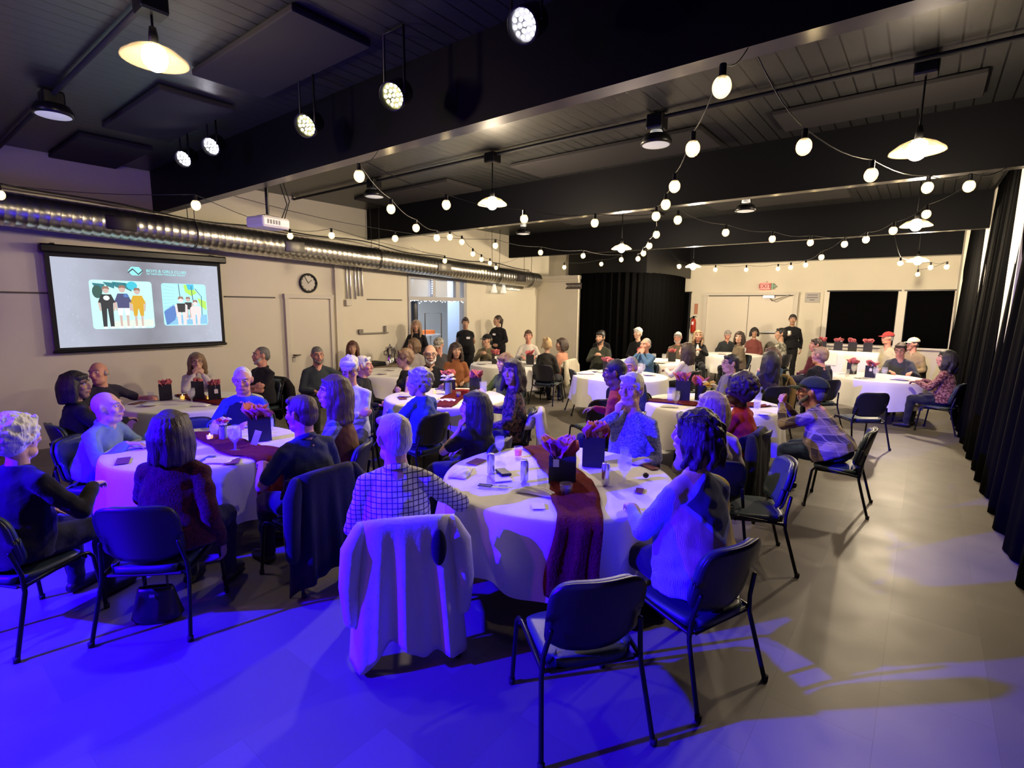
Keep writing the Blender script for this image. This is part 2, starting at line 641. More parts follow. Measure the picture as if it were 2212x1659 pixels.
la = light('AREA', 'annex_ceiling_light', (-11.3, 9.6, 2.96), 95, (0.86, 0.93, 1.0), (-11.3, 9.6, 0), 1.8)
light('AREA', 'annex_blue_light', (-9.75, 8.2, 2.9), 24, (0.45, 0.65, 1.0), (-10.6, 10.3, 1.2), .5)  # blue area light aimed at the annex divider
tag(MB().tube([(-9.78, 8.55, 0), (-9.78, 8.55, 2.98)], .085, 16).build('steel_column', mat('dark_steel', (0.05, 0.05, 0.055), 0.3, metal=.9)),
    'round dark steel column in the bright room behind the opening', 'column')
tg = thing('clothes_rail_frame', 'thin dark metal rectangular frame stand in the room behind the opening', 'stand', (-10.2, 9.55, 0))
MB().tube([(0, -.28, 0), (0, -.28, 1.80), (0, .30, 1.80), (0, .30, 0)], .014).build('frame_tube', mat('brown_metal', (0.06, 0.035, 0.025), 0.4, metal=.7), tg)
MB().box((0, -.28, .015), (.4, .03, .03)).box((0, .3, .015), (.4, .03, .03)).build('foot_bar', MATS['brown_metal'], tg)
tt = thing('white_side_table', 'white table carrying an orange tray in the room behind the opening', 'table', (-11.9, 10.85, 0))
MB().box((0, 0, 1.12), (.5, .8, .04)).build('tabletop', M_white, tt)
for sx in (-.2, .2):
    for sy_ in (-.35, .35):
        MB().box((sx, sy_, .55), (.05, .05, 1.1)).build('leg', M_white, tt)
tag(MB().box((-11.9, 10.8, 1.20), (.34, .55, .12), bev=.02).build('orange_tray', mat('orange_plastic', (0.9, 0.22, 0.05), 0.5)), 'orange box tray on the white table behind the opening', 'tray')
ff = MB()
random.seed(3)
for i in range(34):
    y = 8.06 + i * .052
    ff.ell((XL + .02, y, 2.115 + random.uniform(-.025, .02) - (.04 if i % 7 == 5 else 0)), .011, 6, 4)
for i in range(7):
    ff.ell((XL + .02, 8.72, 2.62 - i * .055), .011, 6, 4)
fo = ff.build('fairy_lights', mat('fairy_bulb', (.95, .97, 1), emit=9, ecol=(.85, .93, 1)))
tag(fo, 'tiny white fairy lights strung along the transom of the tall opening', 'fairy lights', kind='stuff')

# ---------------------------------------------------------------- curtains down the right side
def drape(y0t, y1t, y0b, y1b, off, z0, z1, waves, amp, flare=0.0):
    def fn(u, v):
        z = z0 + v * (z1 - z0)
        ya = y0b + (y0t - y0b) * v
        yb = y1b + (y1t - y1b) * v
        y = ya + u * (yb - ya)
        a = amp * (1.15 - .5 * v)
        x = xr(y) - off - flare * (1 - v) + a * math.sin(u * waves * 2 * PI) + a * .4 * math.sin(u * waves * 4.7 * PI + 1.3)
        return (x, y, z + (.012 * math.sin(u * waves * 2 * PI + .8) if v < .01 else 0))
    return MB().grid(fn, int(waves * 14), 10)


for (a, lab) in (((1.2, 8.0, 1.2, 8.9, .05, .015, 3.94, 13, .035, .09), 'long black curtain along the right wall nearest the photographer'),
                 ((8.95, 11.4, 8.95, 12.0, .05, .015, 3.94, 6, .03, .10), 'black curtain between two white posts on the right wall'),
                 ((12.5, 15.7, 12.05, 16.6, .05, .015, 3.94, 7, .03, .10), 'black curtain farthest back on the right wall')):
    c = drape(*a).build('curtain', M_curt, solid=.008)
    tag(c, lab, 'curtain', 'black curtains on the right wall')
rl = MB().tube([(xr(1) - .1, 1, 3.93), (xr(16.8) - .1, 16.8, 3.93)], .018)
tag(rl.build('curtain_rail', M_black), 'black ceiling rail carrying the curtains of the right wall', 'rail')
struct('trim_5', MB().box((.82, 8.48, 1.97), (.19, .92, 3.94)).box((.74, 11.95, 1.97), (.16, 1.08, 3.94)).box((xr(16.4) - .05, 16.4, 1.97), (.14, 1.3, 3.94)), MATS['white_trim'])
# curved black curtain bay at the back
path = [(-7.95, 13.28), (-7.2, 13.22), (-6.5, 13.45), (-6.05, 14.1), (-5.98, 15.2), (-6.1, 16.3), (-6.35, 17.1)]


def bez(t):
    n = len(path) - 1
    i = min(int(t * n), n - 1)
    f = t * n - i
    p0, p1, p2, p3 = (np.array(path[max(0, min(n, k))]) for k in (i - 1, i, i + 1, i + 2))
    return .5 * ((2 * p1) + (p2 - p0) * f + (2 * p0 - 5 * p1 + 4 * p2 - p3) * f * f + (3 * p1 - p0 - 3 * p2 + p3) * f ** 3)


def bay(u, v):
    p = bez(u)
    q = bez(min(1, u + .01)) - bez(max(0, u - .01))
    q /= np.linalg.norm(q)
    k = .035 * math.sin(u * 44 * PI) + .015 * math.sin(u * 97 * PI)
    return (p[0] - q[1] * k, p[1] + q[0] * k, .02 + v * 2.94)


tag(MB().grid(bay, 330, 6).build('curtain', M_curt, solid=.008), 'curved floor-length black curtain bay beside the exit door', 'curtain')

# ---------------------------------------------------------------- spiral duct along the left wall
dv = thing('air_duct', 'long spiral galvanised air duct hung along the left wall', 'duct', (XL + .42, 0, 0))
dm = MB()
pts, rad = [], []
ys = np.arange(-2.5, 12.45, .105)
for y in ys:
    z = 3.115 - (y - 1.3) * .0335
    for dy, r in ((0, .207), (.010, .2105), (.020, .207)):
        pts.append((0, y + dy, z))
        rad.append(r)
dm.tube(pts, rad, 28, side=(1, 0, 0), round_ends=False)
dm.build('duct_shell', M_steel, dv)
for y, m, l in ((2.45, mat('vent_brown', (0.035, 0.03, 0.03), 0.6), .34), (4.95, mat('vent_grey', (0.30, 0.29, 0.26), 0.5, metal=.6), .34), (8.55, MATS['vent_grey'], .4), (11.45, MATS['vent_brown'], .4)):
    z = 3.115 - (y - 1.3) * .0335

    def vg(u, v, y=y, z=z, l=l):
        a = math.radians(-28 + 50 * v)
        return (.217 * math.cos(a), y + (u - .5) * l, z + .217 * math.sin(a))
    MB().grid(vg, 2, 9).build('vent_grille', m, dv, solid=.01)
for y in (-.5, 3.4, 6.8, 10.6, 12.0):
    z = 3.115 - (y - 1.3) * .0335
    h = MB()
    ang = np.linspace(0, 2 * PI, 25)
    h.tube([(.222 * math.cos(t), y, z + .222 * math.sin(t)) for t in ang], .008, 6)
    h.tube([(.12, y, z + .19), (.14, y, 3.95)], .006, 6).tube([(-.12, y, z + .19), (-.14, y, 3.95)], .006, 6)
    h.build('hanger_strap', mat('dark_strap', (0.05, 0.045, 0.04), .5, metal=.6), dv)
# cables lying along the duct
cb = MB()
P = [(XL + .3 + .03 * math.sin(y * 2.1), y, 3.40 - (y - 1.3) * .034 + .035 * math.sin(y * 1.3) + .02 * math.sin(y * 3.1)) for y in np.arange(1.0, 12.3, .2)]
tag(cb.tube(P, .012, 6).build('cable', mat('black_cable', (0.01, .01, .01), .6)), 'black cable sagging along the top of the spiral duct', 'cable')
# conduits and box by the door
cd = thing('electrical_conduits', 'three vertical bare metal conduits and a junction box right of the door', 'conduit', (XL, 6.55, 0))
for i, y in enumerate((-.18, -.10, .02, .10, .19)):
    MB().tube([(.03, y, 2.13 + (.0 if i < 3 else .06)), (.03, y, 2.78)], .016, 8).build('conduit', M_steel, cd)
MB().box((.05, -.19, 2.04), (.1, .13, .12), bev=.01).build('junction_box', M_trim, cd)
tag(MB().box((XL + .03, 7.0, 1.40), (.05, .75, .025)).box((XL + .03, 6.66, 1.45), (.05, .1, .08)).box((XL + .03, 7.3, 1.47), (.03, .05, .16)).build('wall_rail', mat('grey_rail', (.22, .2, .17), .6)), 'short grey rail with brackets on the left wall', 'rail')
# wall clock
ck = thing('wall_clock', 'round wall clock with black rim above the left door', 'clock', (XL + .005, 5.52, 2.40))
rim = MB()
ang = np.linspace(0, 2 * PI, 41)
rim.tube([(.03, .165 * math.cos(t), .165 * math.sin(t)) for t in ang], .02, 10, round_ends=False)
rim.build('clock_rim', M_black, ck)


def disc(x, r, n=40):
    return [(x, r * math.cos(2 * PI * i / n), r * math.sin(2 * PI * i / n)) for i in range(n)]


MB().poly(disc(.02, .16)).build('clock_dial', mat('clock_face', (.5, .47, .42), .2, coat=.6), ck)
MB().box((.026, .035, .03), (.004, .012, .10), rot=Matrix.Rotation(math.radians(-50), 3, 'X')).box((.028, -.03, .05), (.004, .01, .13), rot=Matrix.Rotation(math.radians(30), 3, 'X')).build('clock_hands', M_black, ck)
tk = MB()
for i in range(12):
    a = i * PI / 6
    tk.box((.023, .135 * math.cos(a), .135 * math.sin(a)), (.002, .02, .02))
tk.build('hour_marks', M_black, ck)
# spot cans below the end of the duct
for y, l in ((10.85, 'white cone spotlight under the duct, left of a pair'), (11.25, 'white cone spotlight under the duct, right of a pair')):
    sc = thing('wall_spotlight', l, 'spotlight', (XL + .16, y, 2.46), 0, 'white spotlights under the duct')
    MB().lathe([(.035, .13), (.05, .05), (.085, -.1), (.08, -.1), (.045, .05)], (0, 0, 0), 16).build('lamp_shade', mat('lamp_white', (.85, .82, .72), .4, emit=.5), sc)
    MB().tube([(0, 0, .12), (-.08, 0, .16), (-.16, 0, .16)], .012, 8).build('bracket', M_white, sc)
tag(MB().box((XL + .10, 11.75, 2.47), (.08, .5, .03)).box((XL + .03, 11.75, 2.49), (.07, .06, .05)).build('light_bar', MATS['lamp_white']), 'small white light bar below the black duct vent', 'lamp')


# text helper: built as real geometry from curves
def text(name, s, size, loc, rot, m, parent=None, ext=.001, align='CENTER'):
    cu = bpy.data.curves.new(name, 'FONT')
    cu.body = s
    cu.size = size
    cu.extrude = ext
    cu.align_x = align
    cu.align_y = 'CENTER'
    tmp = bpy.data.objects.new(name, cu)
    COL.objects.link(tmp)
    dg = bpy.context.evaluated_depsgraph_get()
    me = bpy.data.meshes.new_from_object(tmp.evaluated_get(dg))
    bpy.data.objects.remove(tmp)
    me.materials.clear()
    me.materials.append(m)
    o = bpy.data.objects.new(name, me)
    COL.objects.link(o)
    o.location = loc
    o.rotation_euler = rot
    if parent is not None:
        o.parent = parent
    return o


RX = (PI / 2, 0, 0)            # faces -Y
RL = (PI / 2, 0, PI / 2)       # faces +X
# restroom sign on the partition
rs = thing('restroom_sign', 'dark restroom arrow sign on the partition, partly behind the curtain', 'sign', (-8.08, 13.07, 2.60))
MB().add([(-.27, 0, -.085), (.27, 0, -.085), (.27, 0, .085), (-.27, 0, .085), (-.20, 0, 0)], [(0, 1, 2, 3, 4)], 0, False).build('sign_board', mat('sign_dark', (.06, .05, .045), .5), rs, solid=.02)
text('lettering', 'RESTROOMS', .085, (.02, -.014, 0), RX, mat('sign_pale', (.55, .52, .48), .5), rs)
# exit sign
ex = thing('exit_sign', 'lit red EXIT sign above the wide back door', 'sign', (-3.88, YB - .08, 2.67))
MB().box((0, 0, 0), (.30, .06, .20), bev=.015).build('sign_box', mat('exit_red_face', (.5, .10, .08), .4, emit=.45, ecol=(1, .26, .20)), ex)
text('lettering', 'EXIT', .17, (0, -.034, 0), RX, mat('exit_letters', (.12, 0, 0), .6, emit=.12, ecol=(.8, .0, .0)), ex)
MB().box((0, .04, .13), (.05, .03, .06)).build('mount', M_trim, ex)
MB().box((.20, 0, 0), (.06, .05, .17)).add([(.23, 0, -.06), (.23, 0, .06), (.31, 0, 0)], [(0, 1, 2)], 0, False).build('green_arrow', mat('exit_green', (.08, .22, .12), .4), ex)  # green arrow beside the sign box
# notice board right of the exit door
nb = thing('wall_notice', 'small grey framed notice right of the exit door', 'sign', (-2.62, YB - .02, 2.34))
MB().box((0, 0, 0), (.36, .02, .28)).build('notice_panel', mat('notice_grey', (.42, .40, .38), .6), nb)
nl = MB()
for z, wd in ((.07, .26), (.0, .28), (-.07, .12)):
    nl.box((0, -.013, z), (wd, .004, .028))
nl.build('printed_lines', mat('notice_ink', (.2, .19, .2), .6), nb)
# extinguisher
fe = thing('fire_extinguisher', 'red fire extinguisher hung on the back wall beside the black curtain', 'fire extinguisher', (-5.95, YB - .12, 1.22))
M_red = mat('extinguisher_red', (.45, .03, .015), .35)
MB().lathe([(.07, 0), (.08, .02), (.08, .36), (.06, .42), (.025, .45)], (0, 0, 0), 18).build('cylinder', M_red, fe)
MB().lathe([(.025, .44), (.025, .5), (.03, .5), (.03, .53)], (0, 0, 0), 10).box((.03, 0, .52), (.1, .02, .02)).build('valve_handle', M_black, fe)
MB().tube([(-.02, -.0, .5), (-.12, -.0, .44), (-.12, 0, .15)], .014, 8).build('hose', M_black, fe)
MB().box((0, -.079, .30), (.06, .006, .1)).build('label_plate', M_white, fe)
MB().box((0, .09, .3), (.06, .04, .3)).build('wall_bracket', M_trim, fe)
tag(MB().box((-5.93, YB - .015, 1.98), (.12, .01, .34)).build('extinguisher_sign', mat('faded_orange', (.45, .2, .12), .6)), 'narrow faded orange sign above the fire extinguisher', 'sign')

# ---------------------------------------------------------------- projection screen
ps = thing('projection_screen', 'pull-down projection screen showing a slide on the left wall', 'projection screen', (XL + .10, 2.80, 0))
MB().box((0, .02, 2.705), (.13, 2.34, .11), bev=.02).build('screen_case', M_black, ps)
MB().tube([(0, -1.11, 1.32), (0, 1.11, 1.33)], .022, 10).build('weight_bar', M_black, ps)
MB().box((0, 0, 2.0), (.004, 2.21, 1.36)).build('black_border', M_blackm, ps)
for s in (-1, 1):
    MB().box((-.05, s * 1.0, 2.74), (.09, .04, .08)).build('wall_bracket', M_black, ps)


def em(name, c, k=1.0):
    return mat('slide_' + name, (.02, .02, .02), .6, emit=k, ecol=c)


def slide_bg():
    g = NG('slide_background', .6)
    g.b.inputs['Base Color'].default_value = (.05, .05, .05, 1)
    f = g.math('MINIMUM', g.math('ABSOLUTE', g.math('MULTIPLY', g.y, .85)), 1)
    f2 = g.math('MULTIPLY', g.noise(3.0), .5)
    c = g.mix(g.math('ADD', f, f2), (.17, .17, .20), (.50, .54, .66))
    sp = g.math('MULTIPLY', g.math('GREATER_THAN', g.noise(26, 5), .62), g.math('GREATER_THAN', g.math('ABSOLUTE', g.y), .78))
    c = g.mix(g.math('MULTIPLY', sp, .45), c, (.62, .64, .75))
    g.nt.links.new(c, g.b.inputs['Emission Color'])
    g.b.inputs['Emission Strength'].default_value = .85
    return g.m


# slide plane coordinates: (y, z) with y along the wall
sv = MB().quad((.004, -1.05, 1.375), (.004, 1.055, 1.375), (.004, 1.055, 2.60), (.004, -1.05, 2.60))
sv.build('screen_surface', slide_bg(), ps)


def yz(a, b):     # slide fraction -> local y, z (a: 0 left..1 right, b: 0 top..1 bottom)
    return (-1.05 + a * 2.105, 2.60 - b * 1.225)


def fpoly(mb, pts, x, mi):
    mb.poly([(x, *yz(a, b)) for a, b in pts], mi)


def rrect(a0, b0, a1, b1, r=.018):
    out = []
    for ca, cb_, t0 in ((a1 - r, b1 - r * 1.7, 0), (a0 + r, b1 - r * 1.7, 90), (a0 + r, b0 + r * 1.7, 180), (a1 - r, b0 + r * 1.7, 270)):
        for k in (0, 30, 60, 90):
            t = math.radians(t0 + k)
            out.append((ca + r * math.cos(t), cb_ + r * 1.7 * math.sin(t)))
    return out


def ellp(ca, cb_, ra, rb, n=14):
    return [(ca + ra * math.cos(2 * PI * i / n), cb_ + rb * math.sin(2 * PI * i / n)) for i in range(n)]


cyan, lcy = em('cyan', (.30, .90, .92), 1.0), em('pale', (.55, .98, .95), 1.0)
lg = MB()
cx, cz, sx_, sz_ = .455, .115, .045, .05
fpoly(lg, [(cx - sx_ * .5, cz - sz_), (cx + sx_ * .5, cz - sz_), (cx + sx_, cz), (cx + sx_ * .5, cz + sz_), (cx - sx_ * .5, cz + sz_), (cx - sx_, cz)], .006, 0)
fpoly(lg, [(cx - sx_ * 1.0, cz + .012), (cx - sx_ * .35, cz - .034), (cx + sx_ * .35, cz + .028), (cx + sx_ * 1.0, cz - .02), (cx + sx_ * 1.0, cz - .002), (cx + sx_ * .35, cz + .046), (cx - sx_ * .35, cz - .014), (cx - sx_ * 1.0, cz + .03)], .008, 1)
lg.build('slide_emblem', [cyan, em('ink', (.05, .06, .08))], ps)
y_, z_ = yz(.52, .105)
text('slide_title', 'BOYS & GIRLS CLUBS', .058, (.007, y_, z_), RL, cyan, ps, align='LEFT')
y_, z_ = yz(.52, .142)
text('slide_subtitle', 'OF WESTERN TREASURE VALLEY', .036, (.007, y_, z_), RL, cyan, ps, align='LEFT')
# left picture: three youngsters standing in a yard
sk, hr = em('skin', (.62, .45, .40)), em('brown', (.30, .17, .13))
p1 = MB()
fpoly(p1, rrect(.185, .235, .545, .80), .006, 0)
mats1 = [lcy, em('tree', (.03, .20, .24)), em('teal', (.05, .55, .70)), em('bush', (.04, .11, .09)), sk, hr, em('black', (.03, .035, .04)), em('navy', (.07, .08, .19)), em('mustard', (.66, .38, .03)), em('white', (.85, 1, .95)), em('ground', (.72, .85, .72)), em('logo_blue', (.08, .2, .5))]
for q in [(.20, .27, .27, .37), (.26, .255, .33, .33), (.31, .25, .39, .34), (.37, .26, .43, .36)]:
    fpoly(p1, [(q[0], q[1]), (q[2], q[1] + .01), (q[2] - .01, q[3]), (q[0] + .02, q[3] - .03)], .0075, 1)
fpoly(p1, ellp(.425, .29, .032, .05), .008, 2)
fpoly(p1, ellp(.225, .37, .028, .075), .008, 3)
fpoly(p1, [(.29, .71), (.54, .69), (.54, .78), (.29, .79)], .0075, 10)


def kid(mb, cx, top, sc, shirt, pants, shorts, x=.009):
    fpoly(mb, ellp(cx, top + .035 * sc, .02 * sc, .042 * sc), x, 4)
    fpoly(mb, [(cx - .024 * sc, top + .03 * sc), (cx - .016 * sc, top - .012 * sc), (cx + .016 * sc, top - .012 * sc), (cx + .024 * sc, top + .03 * sc), (cx, top + .015 * sc)], x + .001, 5)
    fpoly(mb, [(cx - .03 * sc, top + .09 * sc), (cx + .03 * sc, top + .09 * sc), (cx + .053 * sc, top + .19 * sc), (cx + .038 * sc, top + .20 * sc), (cx + .036 * sc, top + .27 * sc), (cx - .036 * sc, top + .27 * sc), (cx - .038 * sc, top + .20 * sc), (cx - .053 * sc, top + .19 * sc)], x + .002, shirt)
    for s in (-1, 1):
        fpoly(mb, [(cx + s * .040 * sc, top + .19 * sc), (cx + s * .054 * sc, top + .19 * sc), (cx + s * .046 * sc, top + .30 * sc), (cx + s * .036 * sc, top + .30 * sc)], x + .001, 4)
        fpoly(mb, [(cx + s * .002, top + .27 * sc), (cx + s * .036 * sc, top + .27 * sc), (cx + s * .034 * sc, top + (.36 if shorts else .50) * sc), (cx + s * .010 * sc, top + (.36 if shorts else .50) * sc)], x + .002, pants)
        if shorts:
            fpoly(mb, [(cx + s * .012 * sc, top + .36 * sc), (cx + s * .03 * sc, top + .36 * sc), (cx + s * .026 * sc, top + .50 * sc), (cx + s * .014 * sc, top + .50 * sc)], x + .001, 4)
        fpoly(mb, ellp(cx + s * .022 * sc, top + .51 * sc, .016 * sc, .014 * sc, 8), x + .003, 9)


kid(p1, .272, .315, .92, 6, 6, False)
kid(p1, .365, .30, .95, 7, 9, True)
kid(p1, .452, .325, .90, 8, 8, True)
fpoly(p1, ellp(.272, .44, .018, .028, 10), .0125, 9)
fpoly(p1, ellp(.385, .41, .016, .02, 10), .0125, 11)
p1.build('slide_photo', mats1, ps)
# right picture: three youngsters sitting on steps
p2 = MB()
fpoly(p2, rrect(.605, .245, .905, .775), .006, 0)
mats2 = [em('porch', (.42, .85, .95)), em('siding', (.30, .62, .78)), em('deck', (.10, .22, .55)), em('lawn', (.45, .85, .12)), sk, hr, MATS['slide_black'], em('rail', (.06, .10, .14)), em('paleskin', (.80, .72, .72)), em('pool', (.05, .50, .75)), em('floor', (.25, .55, .80))]
fpoly(p2, [(.615, .58), (.68, .50), (.68, .64), (.9, .64), (.9, .76), (.62, .765)], .007, 10)
fpoly(p2, [(.61, .60), (.675, .52), (.70, .56), (.68, .70), (.63, .765), (.62, .76)], .0075, 2)
for i in range(7):
    fpoly(p2, [(.61, .27 + i * .045), (.69, .30 + i * .036), (.69, .304 + i * .036), (.61, .277 + i * .045)], .0076, 1)
fpoly(p2, [(.75, .26), (.80, .25), (.84, .36), (.80, .40), (.76, .35)], .0074, 3)
fpoly(p2, [(.77, .25), (.82, .25), (.82, .32), (.78, .32)], .0078, 9)
fpoly(p2, [(.84, .42), (.90, .47), (.90, .58), (.86, .53)], .0074, 3)
for q in ([(.715, .25), (.72, .25), (.725, .42), (.72, .42)], [(.83, .30), (.87, .40), (.87, .41), (.828, .31)], [(.868, .40), (.873, .40), (.868, .64), (.863, .64)], [(.80, .27), (.804, .27), (.812, .45), (.806, .45)]):
    fpoly(p2, q, .0085, 7)


def sitter(mb, cx, top, sc, shirt, skin, legs, x=.010):
    fpoly(mb, ellp(cx, top + .03 * sc, .018 * sc, .036 * sc), x, skin)
    fpoly(mb, [(cx - .021 * sc, top + .03 * sc), (cx - .014 * sc, top - .012 * sc), (cx + .014 * sc, top - .012 * sc), (cx + .021 * sc, top + .03 * sc), (cx, top + .01 * sc)], x + .001, 5)
    fpoly(mb, [(cx - .03 * sc, top + .075 * sc), (cx + .03 * sc, top + .075 * sc), (cx + .034 * sc, top + .19 * sc), (cx - .034 * sc, top + .19 * sc)], x + .001, shirt)
    for s in (-1, 1):
        fpoly(mb, [(cx + s * .028 * sc, top + .08 * sc), (cx + s * .042 * sc, top + .10 * sc), (cx + s * .036 * sc, top + .24 * sc), (cx + s * .022 * sc, top + .24 * sc)], x + .002, skin)
        fpoly(mb, [(cx + s * .004, top + .185 * sc), (cx + s * .034 * sc, top + .185 * sc), (cx + s * .028 * sc, top + .33 * sc), (cx + s * .008 * sc, top + .33 * sc)], x + .003, legs)
        fpoly(mb, ellp(cx + s * .017 * sc, top + .335 * sc, .014 * sc, .015 * sc, 8), x + .004, 8)


sitter(p2, .775, .42, .8, 6, 4, 4)
sitter(p2, .725, .42, 1.0, 6, 8, 8, .0125)
sitter(p2, .822, .46, .9, 8, 8, 8, .0125)
p2.build('slide_photo', mats2, ps)

# ---------------------------------------------------------------- projector
pj = thing('projector', 'white projector hanging from the ceiling on a black pole behind the near beam', 'projector', (-6.66, 3.43, 3.01), math.radians(100))
MB().box((0, 0, 0), (.40, .32, .13), bev=.025).build('projector_body', mat('projector_white', (.78, .75, .78), .4), pj)
MB().lathe([(.045, 0), (.045, .03), (.036, .035)], (0, 0, 0), 16).build('lens', M_black, pj).matrix_local = Matrix.Translation((-.1, .165, 0)) @ Matrix.Rotation(-PI / 2, 4, 'X')
MB().tube([(0, 0, .07), (0, 0, .935)], .022, 10).box((0, 0, .08), (.2, .16, .02)).lathe([(.06, .88), (.06, .92)], (0, 0, 0), 14).build('ceiling_pole', M_black, pj)
vb = MB()
for i in range(5):
    vb.box((-.12 + .04 * i, -.162, 0), (.02, .006, .05))
vb.build('vent_slots', mat('slot_grey', (.25, .24, .25), .6), pj)
MB().tube([(.12, -.1, .06), (.2, -.12, .25), (.16, -.02, .6), (.1, 0, .92)], .007, 6).tube([(.16, -.1, .05), (.24, -.12, .3), (.2, -.02, .65), (.1, 0, .92)], .006, 6).build('power_cable', MATS['black_cable'], pj)

# ---------------------------------------------------------------- ceiling panels, conduits, lamps
M_panel = mat('acoustic_panel', (.018, .016, .017), .9)
panels = [(-4.24, 2.32, 1.6, .62), (-6.45, 2.28, 1.7, .66), (-8.62, 2.25, 1.5, .74), (-7.2, 6.35, 2.4, .8), (-3.4, 6.25, 2.6, .75), (-.6, 6.2, 1.6, .6), (-5.6, 10.4, 2.2, .8), (-2.3, 10.4, 2.2, .8), (-6.9, 4.1, 1.0, .12), (-4.0, 4.0, 1.2, .12), (-1.6, 3.9, 2.2, .12)]
plab = ['dark square acoustic ceiling panel, largest near the stage lights', 'dark acoustic ceiling panel above the pair of white stage lights', 'dark acoustic ceiling panel at the top of the left wall',
        'dark acoustic panel on the ceiling over the clock', 'long dark acoustic panel on the ceiling behind the near beam', 'dark acoustic panel on the ceiling above the right pendant', 'dark acoustic panel in the third ceiling bay, left one', 'dark acoustic panel in the third ceiling bay, right one',
        'thin black ceiling slot behind the near beam, leftmost of three', 'thin black ceiling slot behind the near beam, middle of three', 'thin black ceiling slot behind the near beam, rightmost of three']
for (x, y, sx, sy2), l in zip(panels, plab):
    tag(MB().box((x, y, 3.918), (sx, sy2, .05), bev=.01).build('acoustic_panel' if sy2 > .2 else 'ceiling_slot', M_panel), l, 'ceiling panel')
for i, (y, l) in enumerate(((1.40, 'black ceiling conduit in the nearest bay'), (5.30, 'black ceiling conduit behind the near beam'), (9.3, 'black ceiling conduit in the third bay'))):
    tag(MB().tube([(-9.3, y, 3.90), (.6, y, 3.90)], .02, 8).build('conduit_pipe', M_blackm), l, 'conduit')

M_bulbhot = mat('lamp_bulb', (1, .9, .7), emit=70, ecol=(1, .80, .50))
M_shadeg = mat('lamp_glass', (.30, .24, .15), .15, emit=.10, ecol=(1, .78, .45), alpha=.16)
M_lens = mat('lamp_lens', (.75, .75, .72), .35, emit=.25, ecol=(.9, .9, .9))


def lamp_on(x, y, z, lab, power=235):
    t = thing('pendant_lamp', lab, 'lamp', (x, y, z), 0, 'lit pendant lamps')
    MB().box((0, 0, 3.86 - z), (.16, .16, .12), bev=.015).build('ceiling_box', M_black, t)
    MB().tube([(0, 0, 3.8 - z), (0, 0, .12)], .008, 6).build('cord', M_black, t)
    MB().lathe([(.02, .17), (.028, .12), (.028, .05), (.02, .05)], (0, 0, 0), 12).build('socket', M_black, t)
    MB().lathe([(.02, .07), (.05, .065), (.12, .035), (.185, -.015), (.19, -.03), (.183, -.03), (.115, .02), (.045, .05)], (0, 0, 0), 28, cap=False).build('glass_shade', M_shadeg, t)
    MB().ell((0, 0, -.01), (.072, .072, .082), 16, 10).build('bulb', M_bulbhot, t)
    light('POINT', 'pendant_glow', (x, y, z - .13), power, (1, .80, .55), None, .06)
    return t


def lamp_off(x, y, z, lab):
    t = thing('high_bay_lamp', lab, 'lamp', (x, y, z), 0, 'unlit disc lamps')
    MB().box((0, 0, 3.86 - z), (.17, .17, .14), bev=.015).build('ceiling_box', M_black, t)
    MB().lathe([(.06, 3.78 - z), (.07, 3.72 - z)], (0, 0, 0), 14).build('sensor_cap', M_lens, t)
    MB().tube([(-.05, 0, 3.8 - z), (-.1, 0, .06)], .006, 6).tube([(.05, 0, 3.8 - z), (.1, 0, .06)], .006, 6).build('hanger', M_black, t)
    MB().lathe([(.05, .09), (.13, .07), (.155, .02), (.155, -.02), (.145, -.02)], (0, 0, 0), 28).build('housing', M_black, t)
    MB().lathe([(.0, -.034), (.08, -.032), (.135, -.02)], (0, 0, 0), 28, cap=False).build('lens', M_lens, t)
    return t


lamp_on(-4.04, 1.40, 3.56, 'glowing glass pendant lamp near the camera under the planked ceiling', 30)
lamp_on(-4.53, 5.30, 3.32, 'bright pendant lamp behind the near beam, above the middle tables')
lamp_on(-.19, 5.40, 3.27, 'bright pendant lamp with flared rim close to the right curtain', 85)
lamp_on(-4.70, 9.30, 3.13, 'bright pendant lamp beside the string that runs down the room', 330)
lamp_on(-.24, 9.30, 3.18, 'bright pendant lamp in the third bay near the right curtain', 170)
lamp_on(-.25, 13.3, 2.99, 'bright pendant lamp in front of the back window blinds', 330)
lamp_on(-4.73, 13.3, 3.05, 'bright pendant lamp above the tables by the curved curtain', 380)
lamp_off(-6.60, 1.40, 3.74, 'dark disc lamp with pale lens, nearest the camera at upper left')
lamp_off(-6.95, 5.30, 3.69, 'dark disc lamp hanging between the projector and the string bulbs')
lamp_off(-2.34, 5.30, 3.66, 'dark disc lamp with lit lens beside the steep bulb string')
lamp_off(-7.06, 9.30, 3.58, 'dark disc lamp in the third bay, left one')
lamp_off(-2.50, 9.30, 3.60, 'dark disc lamp in the third bay, right one')

